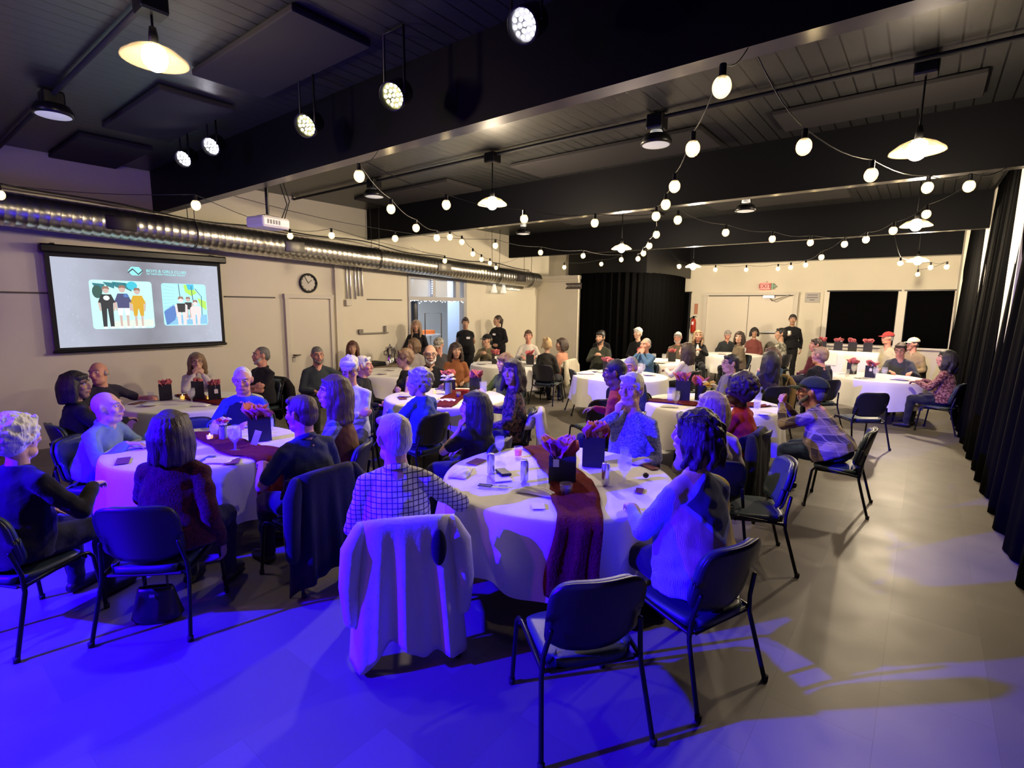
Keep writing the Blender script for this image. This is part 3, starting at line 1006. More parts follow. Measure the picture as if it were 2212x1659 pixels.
# LED stage lights in front of the near beam
led = {'white': mat('led_white', (1, 1, 1), emit=26, ecol=(.93, .88, 1.0)), 'yellow': mat('led_yellow', (1, 1, .6), emit=22, ecol=(1, .93, .42))}
for x, z, c, aim, lab in ((-6.92, 3.66, 'white', (-3.6, -2), 'round LED stage light, lower of the white pair at left'), (-6.18, 3.67, 'white', (-2.8, -2), 'round LED stage light, upper of the white pair at left'),
                          (-4.32, 3.52, 'yellow', (-2, -2), 'round LED stage light with yellow dots, left of the yellow pair'), (-3.17, 3.50, 'yellow', (-1.5, -2), 'round LED stage light with yellow dots, right of the yellow pair'),
                          (-1.99, 3.62, 'white', (-1.6, -2), 'round LED stage light glowing white at the top of the near beam'), (-1.35, 3.66, 'white', (-1.3, -2), 'round LED stage light at the top edge, farthest right')):
    t = thing('stage_light', lab, 'stage light', (x, 2.62, z), 0, 'stage lights on the near beam')
    d = (Vector((aim[0], aim[1], .5)) - Vector((x, 2.62, z))).normalized()
    q = d.to_track_quat('Z', 'Y').to_matrix()
    R3 = np.array(q)
    can = MB().lathe([(.05, -.15), (.09, -.12), (.098, .02), (.098, .05), (.088, .05), (.086, .0)], (0, 0, 0), 22)
    can.v = [can.v[0] @ R3.T]
    can.build('housing', M_black, t)
    dots = MB()
    for rr, n in ((0, 1), (.034, 6), (.066, 12)):
        for k in range(n):
            a = 2 * PI * k / n
            dots.ell((rr * math.cos(a), rr * math.sin(a), .012), (.0125, .0125, .008), 8, 5)
    v = np.vstack(dots.v) @ R3.T
    dots.v = [v]
    dots.build('led_cluster', led[c], t)
    MB().tube([(-.11, 0, 0), (-.11, 0, 3.93 - z), (.11, 0, 3.93 - z), (.11, 0, 0)], .01, 6).build('yoke', M_black, t)

# ---------------------------------------------------------------- festoon strings
M_fest = mat('festoon_bulb', (1, .9, .7), emit=26, ecol=(1, .76, .38))
M_glob = mat('festoon_glass', (1, .9, .7), .15, emit=1.2, ecol=(1, .72, .32), alpha=.28)
proto = None
STR = {
    'string running down the middle of the room': ((-.86, 3.03, 3.33), (-5.2, 11.64, 3.33), [(-.9, 2.78, 3.08), (-1.30, 3.52, 3.03), (-1.76, 4.40, 3.01), (-2.12, 5.1, 3.01), (-2.44, 5.62, 3.0), (-2.99, 6.93, 2.99), (-3.54, 7.95, 2.97), (-4.1, 8.98, 2.97), (-4.68, 10.0, 2.98)]),
    'string sagging along the left toward the far corner': ((-3.9, 3.03, 3.33), (-9.0, 11.64, 3.33), [(-3.95, 2.86, 3.1), (-4.60, 3.72, 3.02), (-5.26, 4.65, 2.99), (-5.75, 5.48, 2.99), (-6.10, 6.10, 3.09), (-6.44, 6.73, 3.1), (-7.0, 7.62, 3.0), (-7.5, 8.43, 2.98), (-7.95, 9.23, 2.98), (-8.5, 10.1, 2.95)]),
    'string crossing the room behind the near beam': ((-4.3, 3.19, 3.34), (-1.0, 11.64, 3.33), [(-4.10, 4.05, 3.06), (-3.74, 4.94, 3.0), (-3.22, 5.65, 3.0), (-2.36, 6.05, 3.01), (-2.22, 7.4, 3.01), (-1.85, 8.35, 3.0), (-1.5, 9.2, 3.01)]),
    'string crossing the far left of the room': ((-7.0, 3.19, 3.34), (-7.4, 11.64, 3.33), [(-6.40, 5.24, 3.0), (-5.74, 6.8, 3.0), (-5.74, 8.1, 3.0), (-5.4, 9.06, 3.0), (-5.15, 10.2, 3.0), (-6.06, 11.0, 3.0), (-6.6, 10.26, 2.9)]),
    'short string near the right curtain': ((-.85, 3.19, 3.34), (.45, 6.92, 3.34), [(-.70, 3.78, 3.0), (-.43, 4.84, 3.0), (-.11, 6.15, 3.1), (.18, 6.29, 3.1)]),
    'string sagging across the back from the right wall': ((.3, 7.07, 3.34), (-4.7, 11.64, 3.33), [(-.12, 7.81, 3.1), (-.44, 8.3, 3.0), (-.79, 9.14, 3.0), (-1.10, 9.6, 3.0), (-1.53, 10.55, 2.9), (-2.04, 12.22, 2.9), (-2.41, 12.74, 2.9), (-2.72, 13.03, 2.9), (-3.38, 12.99, 2.9), (-3.97, 12.65, 2.9), (-4.32, 11.3, 2.9)]),
    'string in front of the back windows': ((-.6, 11.81, 3.34), (-.3, 16.84, 3.37), [(-.5, 12.63, 2.9), (-.04, 14.13, 2.9), (.22, 14.1, 2.9), (-.25, 14.8, 2.8)]),
    'string along the left wall above the duct': ((-7.9, .4, 3.94), (-9.34, 8.1, 3.3), [(-7.7, 1.12, 3.1), (-6.0, 2.34, 3.0), (-7.94, 4.43, 3.06), (-7.26, 4.72, 3.05), (-7.74, 7.59, 2.9)]),
}
for lab, (A0, A1, P) in STR.items():
    for (x, y, z) in P:
        if proto is None:
            proto = thing('festoon_bulb', 'x', 'bulb', (x, y, z))
            MB().lathe([(.016, .10), (.018, .09), (.018, .045), (.022, .04)], (0, 0, 0), 10).build('bulb_socket', M_black, proto)
            MB().ell((0, 0, -.005), (.046, .046, .053), 14, 9).build('glass_globe', M_glob, proto)
            MB().ell((0, 0, -.002), (.026, .026, .036), 10, 7).build('glowing_core', M_fest, proto)
            b_ = proto
        else:
            b_ = dup(proto, (x, y, z))
        b_['label'] = 'round glowing bulb on the ' + lab
        b_['group'] = 'bulbs of the ' + lab
    # cable with small sags between sockets
    Q = [A0] + [(x, y, z + .10) for x, y, z in P] + [A1]
    pts = []
    for a_, c_ in zip(Q[:-1], Q[1:]):
        for k in range(6):
            t = k / 6
            pts.append((a_[0] * (1 - t) + c_[0] * t, a_[1] * (1 - t) + c_[1] * t, a_[2] * (1 - t) + c_[2] * t - .04 * math.sin(PI * t)))
    pts.append(A1)
    cb = tag(MB().tube(pts, .0035, 5).build('string_cable', MATS['black_cable']), 'thin black cable of the ' + lab, 'cable')
# ------------------------------------------------------------------ chairs
M_seat = mat('teal_vinyl', (.030, .048, .055), .42, spec=.5, bump=.08, bscale=90)
M_shell = mat('chair_shell', (.014, .014, .018), .36, spec=.55)
M_leg = mat('chair_steel', (.018, .018, .022), .28, metal=.6)
M_rub = mat('rubber_foot', (.01, .01, .01), .8)


def chair_back(v, u, off):
    # gently curved rounded panel, u across -1..1, v up 0..1
    wv = .228 + .008 * v
    k = 1.0
    c = .075
    if v > .72:
        k = 1 - .16 * ((v - .72) / .28) ** 3
    if v < .15:
        k = 1 - .22 * ((.15 - v) / .15) ** 2
    x = u * wv * k
    z = .475 + v * .365
    z -= .028 * (abs(u) ** 6) * (1 if v > .5 else -.6)
    y = -.185 - .085 * v + .05 * u * u + off
    return (x, y, z)


def make_chair():
    t = thing('stacking_chair', 'x', 'chair')
    MB().grid(lambda a, b: chair_back(b, a * 2 - 1, -.014), 15, 12, flip=False).build('back_shell', M_shell, t, solid=.014)
    MB().grid(lambda a, b: (lambda p: (p[0] * .93, p[1], .475 + (p[2] - .475) * .95 + .008))(chair_back(b, a * 2 - 1, .016)), 15, 12).build('back_cushion', M_seat, t, solid=.03)

    def seat(a, b):
        u, v = a * 2 - 1, b * 2 - 1
        r = 1 - .10 * (abs(u) ** 4) * (abs(v) ** 4) * 2
        return (u * .228 * r, .01 + v * .215 * r, .438 + .012 * (1 - u * u) * (1 - v * v) * 1.0 - .025 * max(0, v) ** 6)
    MB().grid(seat, 14, 14).build('seat', M_seat, t, solid=.04, offset=-1)
    MB().box((0, .0, .387), (.42, .40, .016), bev=.008).build('seat_pan', M_shell, t)
    for s in (-1, 1):
        l1 = MB().tube([(s * .262, .255, .012), (s * .250, .215, .385), (s * .247, .19, .418), (s * .243, .14, .425), (s * .238, -.17, .392)], .0125, 8).build('leg', M_leg, t)
        l2 = MB().tube([(s * .272, -.285, .012), (s * .245, -.185, .36), (s * .238, -.185, .46), (s * .215, -.215, .60)], .0125, 8).build('leg', M_leg, t)
        MB().lathe([(.016, 0), (.018, .03)], (s * .262, .256, 0), 10).build('rubber_foot', M_rub, l1)
        MB().lathe([(.016, 0), (.018, .03)], (s * .273, -.288, 0), 10).build('rubber_foot', M_rub, l2)
    MB().tube([(-.24, -.175, .385), (.24, -.175, .385)], .011, 8).tube([(-.245, .17, .40), (.245, .17, .40)], .011, 8).build('crossbar', M_leg, t)
    return t


CHAIR = make_chair()
CHAIR_USED = [False]


def chair(x, y, ang, label, group=None):
    """ang: world heading (degrees) the chair faces"""
    rz = math.radians(ang - 90)
    if not CHAIR_USED[0]:
        CHAIR_USED[0] = True
        CHAIR.location = (x, y, 0)
        CHAIR.rotation_euler = (0, 0, rz)
        c = CHAIR
    else:
        c = dup(CHAIR, (x, y, 0), rz)
    c['label'] = label
    c['group'] = group or 'stacking chairs around the tables'
    return c


# empty chairs
chair(-1.19, 2.05, 143, 'empty dark stacking chair closest to the camera, back toward us')
chair(-.62, 9.15, 128, 'empty black stacking chair pulled up to the near side of the right table')
chair(-3.35, 6.05, 150, 'empty stacking chair seen edge-on with teal backrest near the middle aisle')
chair(-3.6, 7.3, 120, 'empty dark stacking chair at the near side of the table with the plate stack')
chair(-5.0, 8.55, 45, 'empty teal-backed stacking chair left of the table with the plate stack')
chair(-5.55, 2.0, 350, 'empty dark stacking chair at the back of the left table, between two guests')
chair(-.95, 4.35, 205, 'stacking chair with teal backrest right of the woman in patchwork sweater')

# ------------------------------------------------------------------ tables
M_cloth = mat('table_linen', (.80, .78, .74), .75, bump=.10, bscale=45, spec=.3)
M_tabletop = mat('table_ply', (.20, .15, .10), .6)
M_runner = mat('burgundy_gauze', (.13, .014, .014), .9, bump=.9, bscale=70, var=.35, vscale=30, spec=.15)
TABLES = {}


def table(key, x, y, r, label, clab, seed, h=.757, drop=.47):
    t = thing('round_table', label, 'table', (x, y, 0), 0, 'round banquet tables')
    MB().lathe([(0, h - .03), (r - .03, h - .03), (r - .02, h - .015), (r - .03, h - .004), (0, h - .004)], (0, 0, 0), 40, cap=False).build('tabletop', M_tabletop, t)
    for s in (-1, 1):
        MB().tube([(s * .30, -.42, .012), (s * .30, -.36, .40), (s * .30, -.32, h - .04), (s * .30, .32, h - .04), (s * .30, .36, .40), (s * .30, .42, .012)], .014, 8).build('folding_leg', M_leg, t)
    rnd = random.Random(seed)
    ph = [rnd.uniform(0, 6.28) for _ in range(4)]
    n1, n2 = rnd.choice((9, 10, 11)), rnd.choice((15, 17))
    rings = [(0, h), (.35 * r, h), (.7 * r, h), (.93 * r, h), (.985 * r, h - .001), (r, h - .007), (r + .008, h - .022)]
    for k in range(1, 10):
        rings.append((r + .012 + .004 * k, h - .022 - drop * k / 9))
    seg = 150
    vs = []
    for i, (rr, z) in enumerate(rings):
        d = max(0, (h - .022 - z) / drop)
        for j in range(seg):
            a = 2 * PI * j / seg
            wv = .6 * math.sin(n1 * a + ph[0]) + .35 * math.sin(n2 * a + ph[1]) + .25 * math.sin(4 * a + ph[2])
            R = rr + (.050 * d * wv if d > 0 else 0)
            zz = z + (.022 * d * math.sin(3 * a + ph[3]) if d > 0 else .0012 * math.sin(7 * rr / r * 6 + j * .5))
            vs.append((R * math.cos(a), R * math.sin(a), zz))
    fs = [tuple(range(seg))]
    for i in range(len(rings) - 1):
        for j in range(seg):
            k = (j + 1) % seg
            fs.append((i * seg + j, (i + 1) * seg + j, (i + 1) * seg + k, i * seg + k))
    vs[:seg] = [(1e-3 * math.cos(2 * PI * j / seg), 1e-3 * math.sin(2 * PI * j / seg), h) for j in range(seg)]
    o = MB().add(vs, fs).build('tablecloth', M_cloth, None, (x, y, 0))
    tag(o, clab, 'tablecloth', 'white round tablecloths')
    TABLES[key] = (x, y, h)


table('T1', -2.04, 3.15, .84, 'round banquet table in front center beside the man in checked shirt', 'white cloth with burgundy runner on the front center table, glowing blue', 1, drop=.44)
table('T2', -4.90, 1.86, .77, 'round banquet table at front left around which five guests sit', 'white cloth on the front left table, behind the maroon sweater', 2)
table('T3', -7.25, 2.65, .78, 'round banquet table below the projection screen', 'white cloth on the table below the projection screen', 3)
table('T4', -5.10, 5.00, .82, 'round banquet table with a white flower vase in the middle of the room', 'white cloth on the table where the woman in blue sits', 4)
table('T5', -2.12, 6.95, .85, 'round banquet table between the grey-haired man and the man in plaid', 'white cloth on the table with yellow flowers and the glass jar', 5)
table('T6', -7.75, 6.30, .80, 'round banquet table near the left wall by the coffee urn', 'white cloth on the table by the coffee urn', 6)
table('T7', -7.10, 8.80, .77, 'round banquet table in front of the three standing staff', 'white cloth on the table before the standing staff', 7)
table('T8', -4.35, 8.75, .86, 'round banquet table with a folded napkin stack, middle aisle', 'white cloth on the table beside the empty teal chairs', 8)
table('T9', -4.90, 11.70, .85, 'round banquet table in front of the curved black curtain', 'white cloth on the table before the curved black curtain', 9)
table('T10', -4.10, 15.0, .76, 'round banquet table in front of the wide exit door', 'white cloth on the table before the exit door', 10)
table('T11', -.60, 11.85, .77, 'round banquet table at right near the black curtain, empty chair before it', 'white cloth on the right table behind the empty black chair', 11)

# high draped buffet table by the back windows
bt = thing('buffet_table', 'long high buffet table under the back window blinds', 'table', (-1.45, 14.9, 0))
MB().box((0, 0, 1.0), (1.3, .62, .03)).build('tabletop', M_tabletop, bt)
for sx in (-.58, .58):
    for sy_ in (-.25, .25):
        MB().box((sx, sy_, .49), (.04, .04, .98)).build('leg', M_leg, bt)


def bc(u, v):
    a = u * 2 * PI
    c, s_ = math.cos(a), math.sin(a)
    k = 1 / max(abs(c) / .67, abs(s_) / .33)
    d = max(0, v - .25) / .75
    if v < .25:
        return (c * k * v * 4, s_ * k * v * 4, 1.02)
    wv = 1 + .04 * d * math.sin(a * 22)
    return (c * k * wv, s_ * k * wv, 1.02 - .72 * d)


tag(MB().grid(bc, 97, 9, flip=True).build('tablecloth', M_cloth, None, (-1.45, 14.9, 0)), 'white cloth on the high buffet table under the window blinds', 'tablecloth', 'white round tablecloths')

# serving table with black trays and coffee urn at the left wall
sv_ = thing('serving_table', 'narrow serving table with black trays against the left wall', 'table', (-8.95, 7.05, 0), math.radians(0))
MB().box((0, 0, .74), (.55, 1.5, .04)).build('tabletop', M_tabletop, sv_)
for sx in (-.22, .22):
    for sy_ in (-.68, .68):
        MB().box((sx, sy_, .36), (.035, .035, .72)).build('leg', M_leg, sv_)


# ------------------------------------------------------------------ runners
def runner(key, pts, width, hang, label, z=.768, seed=1):
    """pts: path across the tabletop; hang: drop (m) at the last point, over the cloth edge"""
    rnd = random.Random(seed)
    P = [np.array(p, float) for p in pts]
    L = [0]
    for a_, c_ in zip(P[:-1], P[1:]):
        L.append(L[-1] + np.linalg.norm(c_ - a_))
    n = 46
    tot = L[-1] + hang
    ph = [rnd.uniform(0, 6) for _ in range(5)]
    cx, cy_, h = TABLES[key]
    vs, W_ = [], 9
    for i in range(n):
        s = tot * i / (n - 1)
        ss = min(s, L[-1] - 1e-4)
        k = max(j for j in range(len(L) - 1) if L[j] <= ss)
        t = (ss - L[k]) / (L[k + 1] - L[k])
        c = P[k] * (1 - t) + P[k + 1] * t
        T = (P[k + 1] - P[k]) / np.linalg.norm(P[k + 1] - P[k])
        N = np.array([-T[1], T[0]])
        d = max(0, s - L[-1])
        out = T * (.05 + .055 * min(1, d * 4)) if d > 0 else T * 0
        for j in range(W_):
            q = (j / (W_ - 1) - .5) * width * (1 + .10 * math.sin(s * 7 + ph[0]))
            wob = .02 * math.sin(s * 9 + ph[1])
            p = c + N * (q + wob) + out
            zz = z + .012 * abs(math.sin(q * 60 + s * 11 + ph[2])) - d
            if d > 0:
                p = p + T * .018 * math.sin(q * 45 + ph[3])
            vs.append((p[0], p[1], zz))
    fs = [(i * W_ + j, i * W_ + j + 1, (i + 1) * W_ + j + 1, (i + 1) * W_ + j) for i in range(n - 1) for j in range(W_ - 1)]
    o = MB().add(vs, fs).build('table_runner', M_runner, solid=.006, offset=1)
    return tag(o, label, 'table runner')


runner('T1', [(-2.62, 3.70), (-2.25, 3.45), (-1.95, 3.12), (-1.68, 2.85), (-1.50, 2.53)], .30, .46, 'crinkled burgundy runner crossing the front center table and hanging at the front', seed=2)
runner('T2', [(-5.35, 2.10), (-4.96, 1.96), (-4.55, 1.98), (-4.17, 2.02)], .30, .42, 'crinkled burgundy runner on the front left table, hanging at the right', seed=3)
runner('T3', [(-7.85, 2.75), (-7.3, 2.74), (-6.75, 2.85)], .28, .0, 'burgundy runner on the table below the projection screen', seed=4)
runner('T4', [(-5.35, 5.5), (-5.0, 5.12), (-4.62, 4.45)], .28, .36, 'burgundy runner on the middle table with the white flowers', seed=5)
runner('T5', [(-2.85, 6.62), (-2.4, 6.68), (-1.9, 6.9), (-1.55, 7.3)], .26, .0, 'dark red runner on the table with yellow flowers', seed=6)

# ------------------------------------------------------------------ table ware
M_glass = mat('clear_glass', (.92, .93, .95), .06, alpha=.13, spec=.8)
M_water = mat('ice_water', (.80, .80, .80), .15, alpha=.20)
M_can = mat('silver_can', (.72, .72, .76), .26, metal=.85)
M_bagk = mat('black_gift_bag', (.013, .012, .014), .5)
M_bagn = mat('navy_gift_bag', (.012, .012, .03), .5)
M_tissue = mat('pink_tissue', (.52, .13, .14), .85, bump=.4, bscale=50)
M_tissue2 = mat('rose_tissue', (.50, .12, .22), .85, bump=.4, bscale=50)
M_card = mat('cream_card', (.85, .82, .68), .7)
M_brown = mat('brown_card', (.17, .045, .030), .7)
M_china = mat('white_china', (.82, .80, .76), .25)
M_nap = mat('white_napkin', (.80, .78, .75), .85, bump=.2, bscale=30)
M_dkcut = mat('black_handle', (.012, .012, .012), .35)
M_cand = mat('candle_amber', (.9, .6, .12), .35, emit=1.6, ecol=(1, .68, .12), alpha=.9)


def goblet(x, y, lab, z=.765, s=1.0, group=None, drink=M_water):
    t = thing('water_goblet', lab, 'glass', (x, y, z), 0, group)
    MB().lathe([(.036 * s, 0), (.034 * s, .006), (.008 * s, .012), (.007 * s, .05 * s), (.016 * s, .062 * s), (.036 * s, .09 * s), (.041 * s, .125 * s), (.037 * s, .172 * s), (.035 * s, .172 * s), (.038 * s, .125 * s), (.03 * s, .09 * s), (.0, .068 * s)], (0, 0, 0), 20, cap=False).build('goblet_glass', M_glass, t)
    MB().lathe([(.0, .072 * s), (.030 * s, .092 * s), (.037 * s, .125 * s), (.0365 * s, .14 * s), (0, .14 * s)], (0, 0, 0), 18, cap=False).build('water', drink, t)
    return t


def tumbler(x, y, lab, z=.765, r=.038, h=.10, fill=None, group=None, name='tumbler'):
    t = thing(name, lab, 'glass', (x, y, z), 0, group)
    MB().lathe([(0, .003), (r * .8, 0), (r, h), (r * .93, h), (r * .74, .008), (0, .008)], (0, 0, 0), 20, cap=False).build('tumbler_glass', M_glass, t)
    if fill is not None:
        MB().lathe([(0, .010), (r * .72, .010), (r * .86, h * .66), (0, h * .66)], (0, 0, 0), 18, cap=False).build('drink', fill, t)
    return t


def can(x, y, lab, z=.765):
    t = thing('drink_can', lab, 'can', (x, y, z))
    MB().lathe([(.022, 0), (.028, .008), (.0285, .135), (.025, .150), (.0245, .156)], (0, 0, 0), 22).build('can_body', M_can, t)
    MB().lathe([(.0, .1525), (.023, .1525), (.0245, .158), (.026, .156)], (0, 0, 0), 22, cap=False).box((.006, 0, .156), (.018, .010, .002)).build('can_lid', mat('can_lid', (.6, .6, .62), .3, metal=1), t)
    return t


def gift_bag(x, y, rz, lab, w=.15, d=.08, h=.20, m=None, tissue=None, tag_card=None, top_card=False, z=.765, seed=0, tis=1.0, group=None):
    t = thing('gift_bag', lab, 'gift bag', (x, y, z), math.radians(rz), group)
    MB().add([(-w / 2, -d / 2, 0), (w / 2, -d / 2, 0), (w / 2, d / 2, 0), (-w / 2, d / 2, 0), (-w / 2, -d / 2, h), (w / 2, -d / 2, h), (w / 2, d / 2, h), (-w / 2, d / 2, h), (-w / 2 + .02, 0, h * .55), (w / 2 - .02, 0, h * .55)],
             [(0, 3, 2, 1), (0, 1, 5, 4), (2, 3, 7, 6), (1, 2, 9), (1, 9, 5), (2, 6, 9), (3, 0, 8), (0, 4, 8), (3, 8, 7)], 0, False).build('bag_body', m or M_bagk, t, solid=.002)
    rnd = random.Random(seed)
    tp = MB()
    for k in range(7):
        a0 = rnd.uniform(0, 6.28)
        bx, by = rnd.uniform(-.3, .3) * w, rnd.uniform(-.25, .25) * d
        hh = rnd.uniform(.045, .085) * tis
        lean = rnd.uniform(.03, .085) * tis
        wd = rnd.uniform(.06, .09) * tis

        def sheet(u, v, a0=a0, bx=bx, by=by, hh=hh, lean=lean, wd=wd):
            q = (u - .5) * 2
            ww = wd * (.35 + .75 * v) * (1 - .75 * max(0, v - .6) / .4)
            crn = .012 * math.sin(9 * q + 5 * v + a0)
            px = q * ww
            py = lean * v * v + crn
            ca, sa = math.cos(a0), math.sin(a0)
            return (bx + ca * px - sa * py, by + sa * px + ca * py, h - .03 + (hh + .03) * v + .01 * math.cos(7 * q))
        tp.grid(sheet, 7, 6)
    tp.build('tissue_paper', tissue or M_tissue, t, solid=.0015)
    if tag_card:
        MB().box(tag_card, (.042, .003, .055)).tube([(tag_card[0], tag_card[1] + .004, tag_card[2] + .027), (tag_card[0] * .6, -d / 2, h)], .0012, 5).build('gift_tag', M_card if m is not M_bagn else mat('lilac_tag', (.7, .7, .85), .7), t)
    if top_card:
        MB().box((.01, -.01, h + .018), (w * .6, .003, .045), rot=Matrix.Rotation(-.35, 3, 'X')).build('top_card', M_card, t)
    hd = MB().tube([(-w * .2, -d / 2, h), (-w * .18, -d / 2 - .004, h + .05), (w * .18, -d / 2 - .004, h + .05), (w * .2, -d / 2, h)], .002, 5)
    hd.build('bag_handle', M_bagk, t)
    return t


def card(x, y, rz, lab, m=None, w=.09, l=.12, z=.766, name='note_card'):
    return tag(MB().box((0, 0, 0), (w, l, .004), bev=.001).build(name, m or M_brown, None, (x, y, z), math.radians(rz)), lab, 'card')


def plate(x, y, lab, r=.10, z=.765, group=None):
    return tag(MB().lathe([(0, .004), (r * .55, .003), (r * .6, .006), (r, .018), (r, .021), (r * .62, .010), (0, .008)], (0, 0, 0), 28, cap=False).build('plate', M_china, None, (x, y, z)), lab, 'plate', group)


def napkin(x, y, rz, lab, w=.20, l=.11, hgt=.022, z=.765, seed=0):
    rnd = random.Random(seed)
    p = [rnd.uniform(0, 6) for _ in range(3)]

    def top(u, v):
        q, s_ = u - .5, v - .5
        e = (1 - (2 * abs(q)) ** 4) * (1 - (2 * abs(s_)) ** 4)
        return (q * w * (1 + .06 * math.sin(5 * v + p[0])), s_ * l * (1 + .08 * math.sin(6 * u + p[1])), hgt * max(.05, e) * (.75 + .25 * math.sin(9 * q + 14 * s_ + p[2])))
    return tag(MB().grid(top, 16, 12).build('napkin', M_nap, None, (x, y, z), math.radians(rz), solid=.002), lab, 'napkin')


def candle(x, y, lab, z=.765, group=None):
    t = thing('candle_holder', lab, 'candle', (x, y, z), 0, group)
    MB().lathe([(.02, 0), (.026, .004), (.028, .045), (.024, .045), (.02, .01)], (0, 0, 0), 16, cap=False).build('glass_cup', mat('amber_glass', (.9, .75, .35), .1, alpha=.5), t)
    MB().lathe([(0, .006), (.021, .006), (.021, .036), (0, .038)], (0, 0, 0), 14, cap=False).build('candle_wax', M_cand, t)
    MB().ell((0, 0, .049), (.004, .004, .012), 8, 6).build('flame', mat('flame', (1, .8, .3), emit=14, ecol=(1, .66, .22)), t)
    return t


def flowers(x, y, lab, cols, z=.765, seed=0, s=1.0):
    t = thing('flower_vase', lab, 'flowers', (x, y, z))
    MB().lathe([(.03 * s, 0), (.034 * s, .01), (.034 * s, .10 * s), (.028 * s, .115 * s), (.028 * s, .115 * s), (.03 * s, .01)], (0, 0, 0), 16, cap=False).build('jar', mat('vase_glass', (.55, .6, .55), .08, alpha=.5), t)
    rnd = random.Random(seed)
    st = MB()
    heads = [MB() for _ in cols]
    for k in range(11):
        a, r = rnd.uniform(0, 6.28), rnd.uniform(.01, .06) * s
        hx, hy, hz = r * math.cos(a), r * math.sin(a), (.135 + rnd.uniform(0, .05)) * s
        st.tube([(hx * .1, hy * .1, .02), (hx * .5, hy * .5, .09 * s), (hx, hy, hz)], .002, 5)
        i = k % len(cols)
        for ring, (rr, n, zz) in enumerate(((.004, 1, .012), (.012, 6, .006), (.020, 9, 0))):
            for q in range(n):
                aa = 2 * PI * q / n + ring
                heads[i].ell((hx + rr * s * math.cos(aa), hy + rr * s * math.sin(aa), hz + zz * s), (.008 * s, .008 * s, .006 * s), 6, 4)
    for k in range(7):
        a = rnd.uniform(0, 6.28)
        st.add([(0, 0, .1 * s), (.03 * s * math.cos(a + .3), .03 * s * math.sin(a + .3), .13 * s), (.06 * s * math.cos(a), .06 * s * math.sin(a), .125 * s), (.03 * s * math.cos(a - .3), .03 * s * math.sin(a - .3), .125 * s)], [(0, 1, 2, 3)], 0, False)
    st.build('stems', mat('leaf_green', (.04, .09, .03), .7), t)
    for c, hb in zip(cols, heads):
        hb.build('blossom', c, t)
    return t


def cutlery(x, y, rz, lab, z=.768):
    t = thing('cutlery', lab, 'cutlery', (x, y, z), math.radians(rz))
    MB().box((0, 0, .004), (.10, .016, .009), bev=.004).box((0, .03, .004), (.10, .014, .008), bev=.004).build('handles', M_dkcut, t)
    b = MB()
    b.add([(.05, -.008, .004), (.16, -.010, .004), (.175, 0, .004), (.05, .006, .004)], [(0, 1, 2, 3)], 0, False)
    b.box((.075, .03, .004), (.05, .008, .003))
    for k in range(4):
        b.box((.125, .02 + k * .0065, .005), (.06, .003, .003))
    b.box((.10, .03, .004), (.012, .026, .003))
    b.build('steel_blade_and_tines', mat('polished_steel', (.75, .75, .78), .15, metal=1), t, solid=.0015)
    return t


VB = lambda x, y: math.degrees(math.atan2(y, x)) - 90     # rz that turns a thing's front (-Y) to the camera

# --- front center table
can(-2.43, 2.84, 'slim silver drink can left of the black wallet, front center table')
can(-2.14, 2.87, 'slim silver drink can between the wallet and the stemless glass')
can(-1.66, 3.18, 'slim silver drink can right of the black gift bag')
tumbler(-1.98, 2.86, 'wine tumbler half full behind the folded napkin, front center table', r=.040, h=.115, fill=M_water)
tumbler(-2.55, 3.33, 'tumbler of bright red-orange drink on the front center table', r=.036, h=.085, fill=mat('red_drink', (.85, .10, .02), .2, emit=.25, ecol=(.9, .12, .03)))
goblet(-2.66, 3.22, 'clear goblet beside the red-orange drink')
tag(MB().box((0, 0, .012), (.15, .085, .024), bev=.02).build('wallet', mat('black_leather', (.015, .014, .013), .35), None, (-2.36, 2.90, .765), math.radians(150)), 'black leather wallet lying between the silver cans', 'wallet')
tag(MB().box((0, 0, .002), (.20, .13, .004)).build('paper_napkin', M_nap, None, (-2.33, 2.83, .764), math.radians(145)), 'flat white paper under the black wallet', 'napkin')
cutlery(-2.28, 2.60, 25, 'knife and fork with black handles by the man in checked shirt')
napkin(-1.94, 2.74, 15, 'folded white napkin in front of the wine tumbler', .26, .10, .035, seed=3)
card(-1.79, 2.55, 40, 'small white card below the folded napkin', M_card, .08, .10)
card(-1.63, 2.70, 40, 'brown card at the front edge beside the burgundy runner', M_brown, .11, .12)
tumbler(-1.77, 2.84, 'dark filled dessert glass beside the navy gift bag', r=.045, h=.075, fill=mat('chocolate', (.03, .012, .008), .5))
gift_bag(-1.93, 3.04, VB(-1.93, 3.04), 'navy gift bag with pink tissue and pale tag on the front center table', .19, .10, .20, M_bagn, M_tissue2, (-.045, -.056, .15), seed=4, tis=1.5)
gift_bag(-1.95, 3.52, VB(-1.95, 3.52), 'black gift bag with white card behind the navy bag', .17, .09, .235, None, M_tissue, None, True, seed=5, tis=1.3)
goblet(-1.56, 3.27, 'stemmed water goblet right of the third silver can', s=1.25)
tumbler(-1.83, 3.82, 'clear tumbler behind the goblet on the front center table', r=.04, h=.10, fill=M_water)
card(-2.72, 3.00, 10, 'brown card near the left edge of the front center table', M_brown, .10, .16)
napkin(-1.70, 3.86, 70, 'folded napkin on the brown card at the far right edge, front center table', .22, .12, .03, seed=6)
card(-1.62, 3.80, 60, 'long brown card under the far right napkin', M_brown, .08, .22)
napkin(-2.62, 2.72, 120, 'crumpled napkin at the left edge by the checked shirt', .26, .14, .03, seed=8)
tag(MB().ell((0, 0, .02), (.022, .022, .02)).build('truffle', mat('dark_truffle', (.03, .015, .01), .6), None, (-1.50, 3.50, .765)), 'small dark round chocolate right of the goblet', 'food')
card(-1.42, 3.22, 20, 'dark red paper by the woman in patchwork sweater', M_brown, .05, .10)
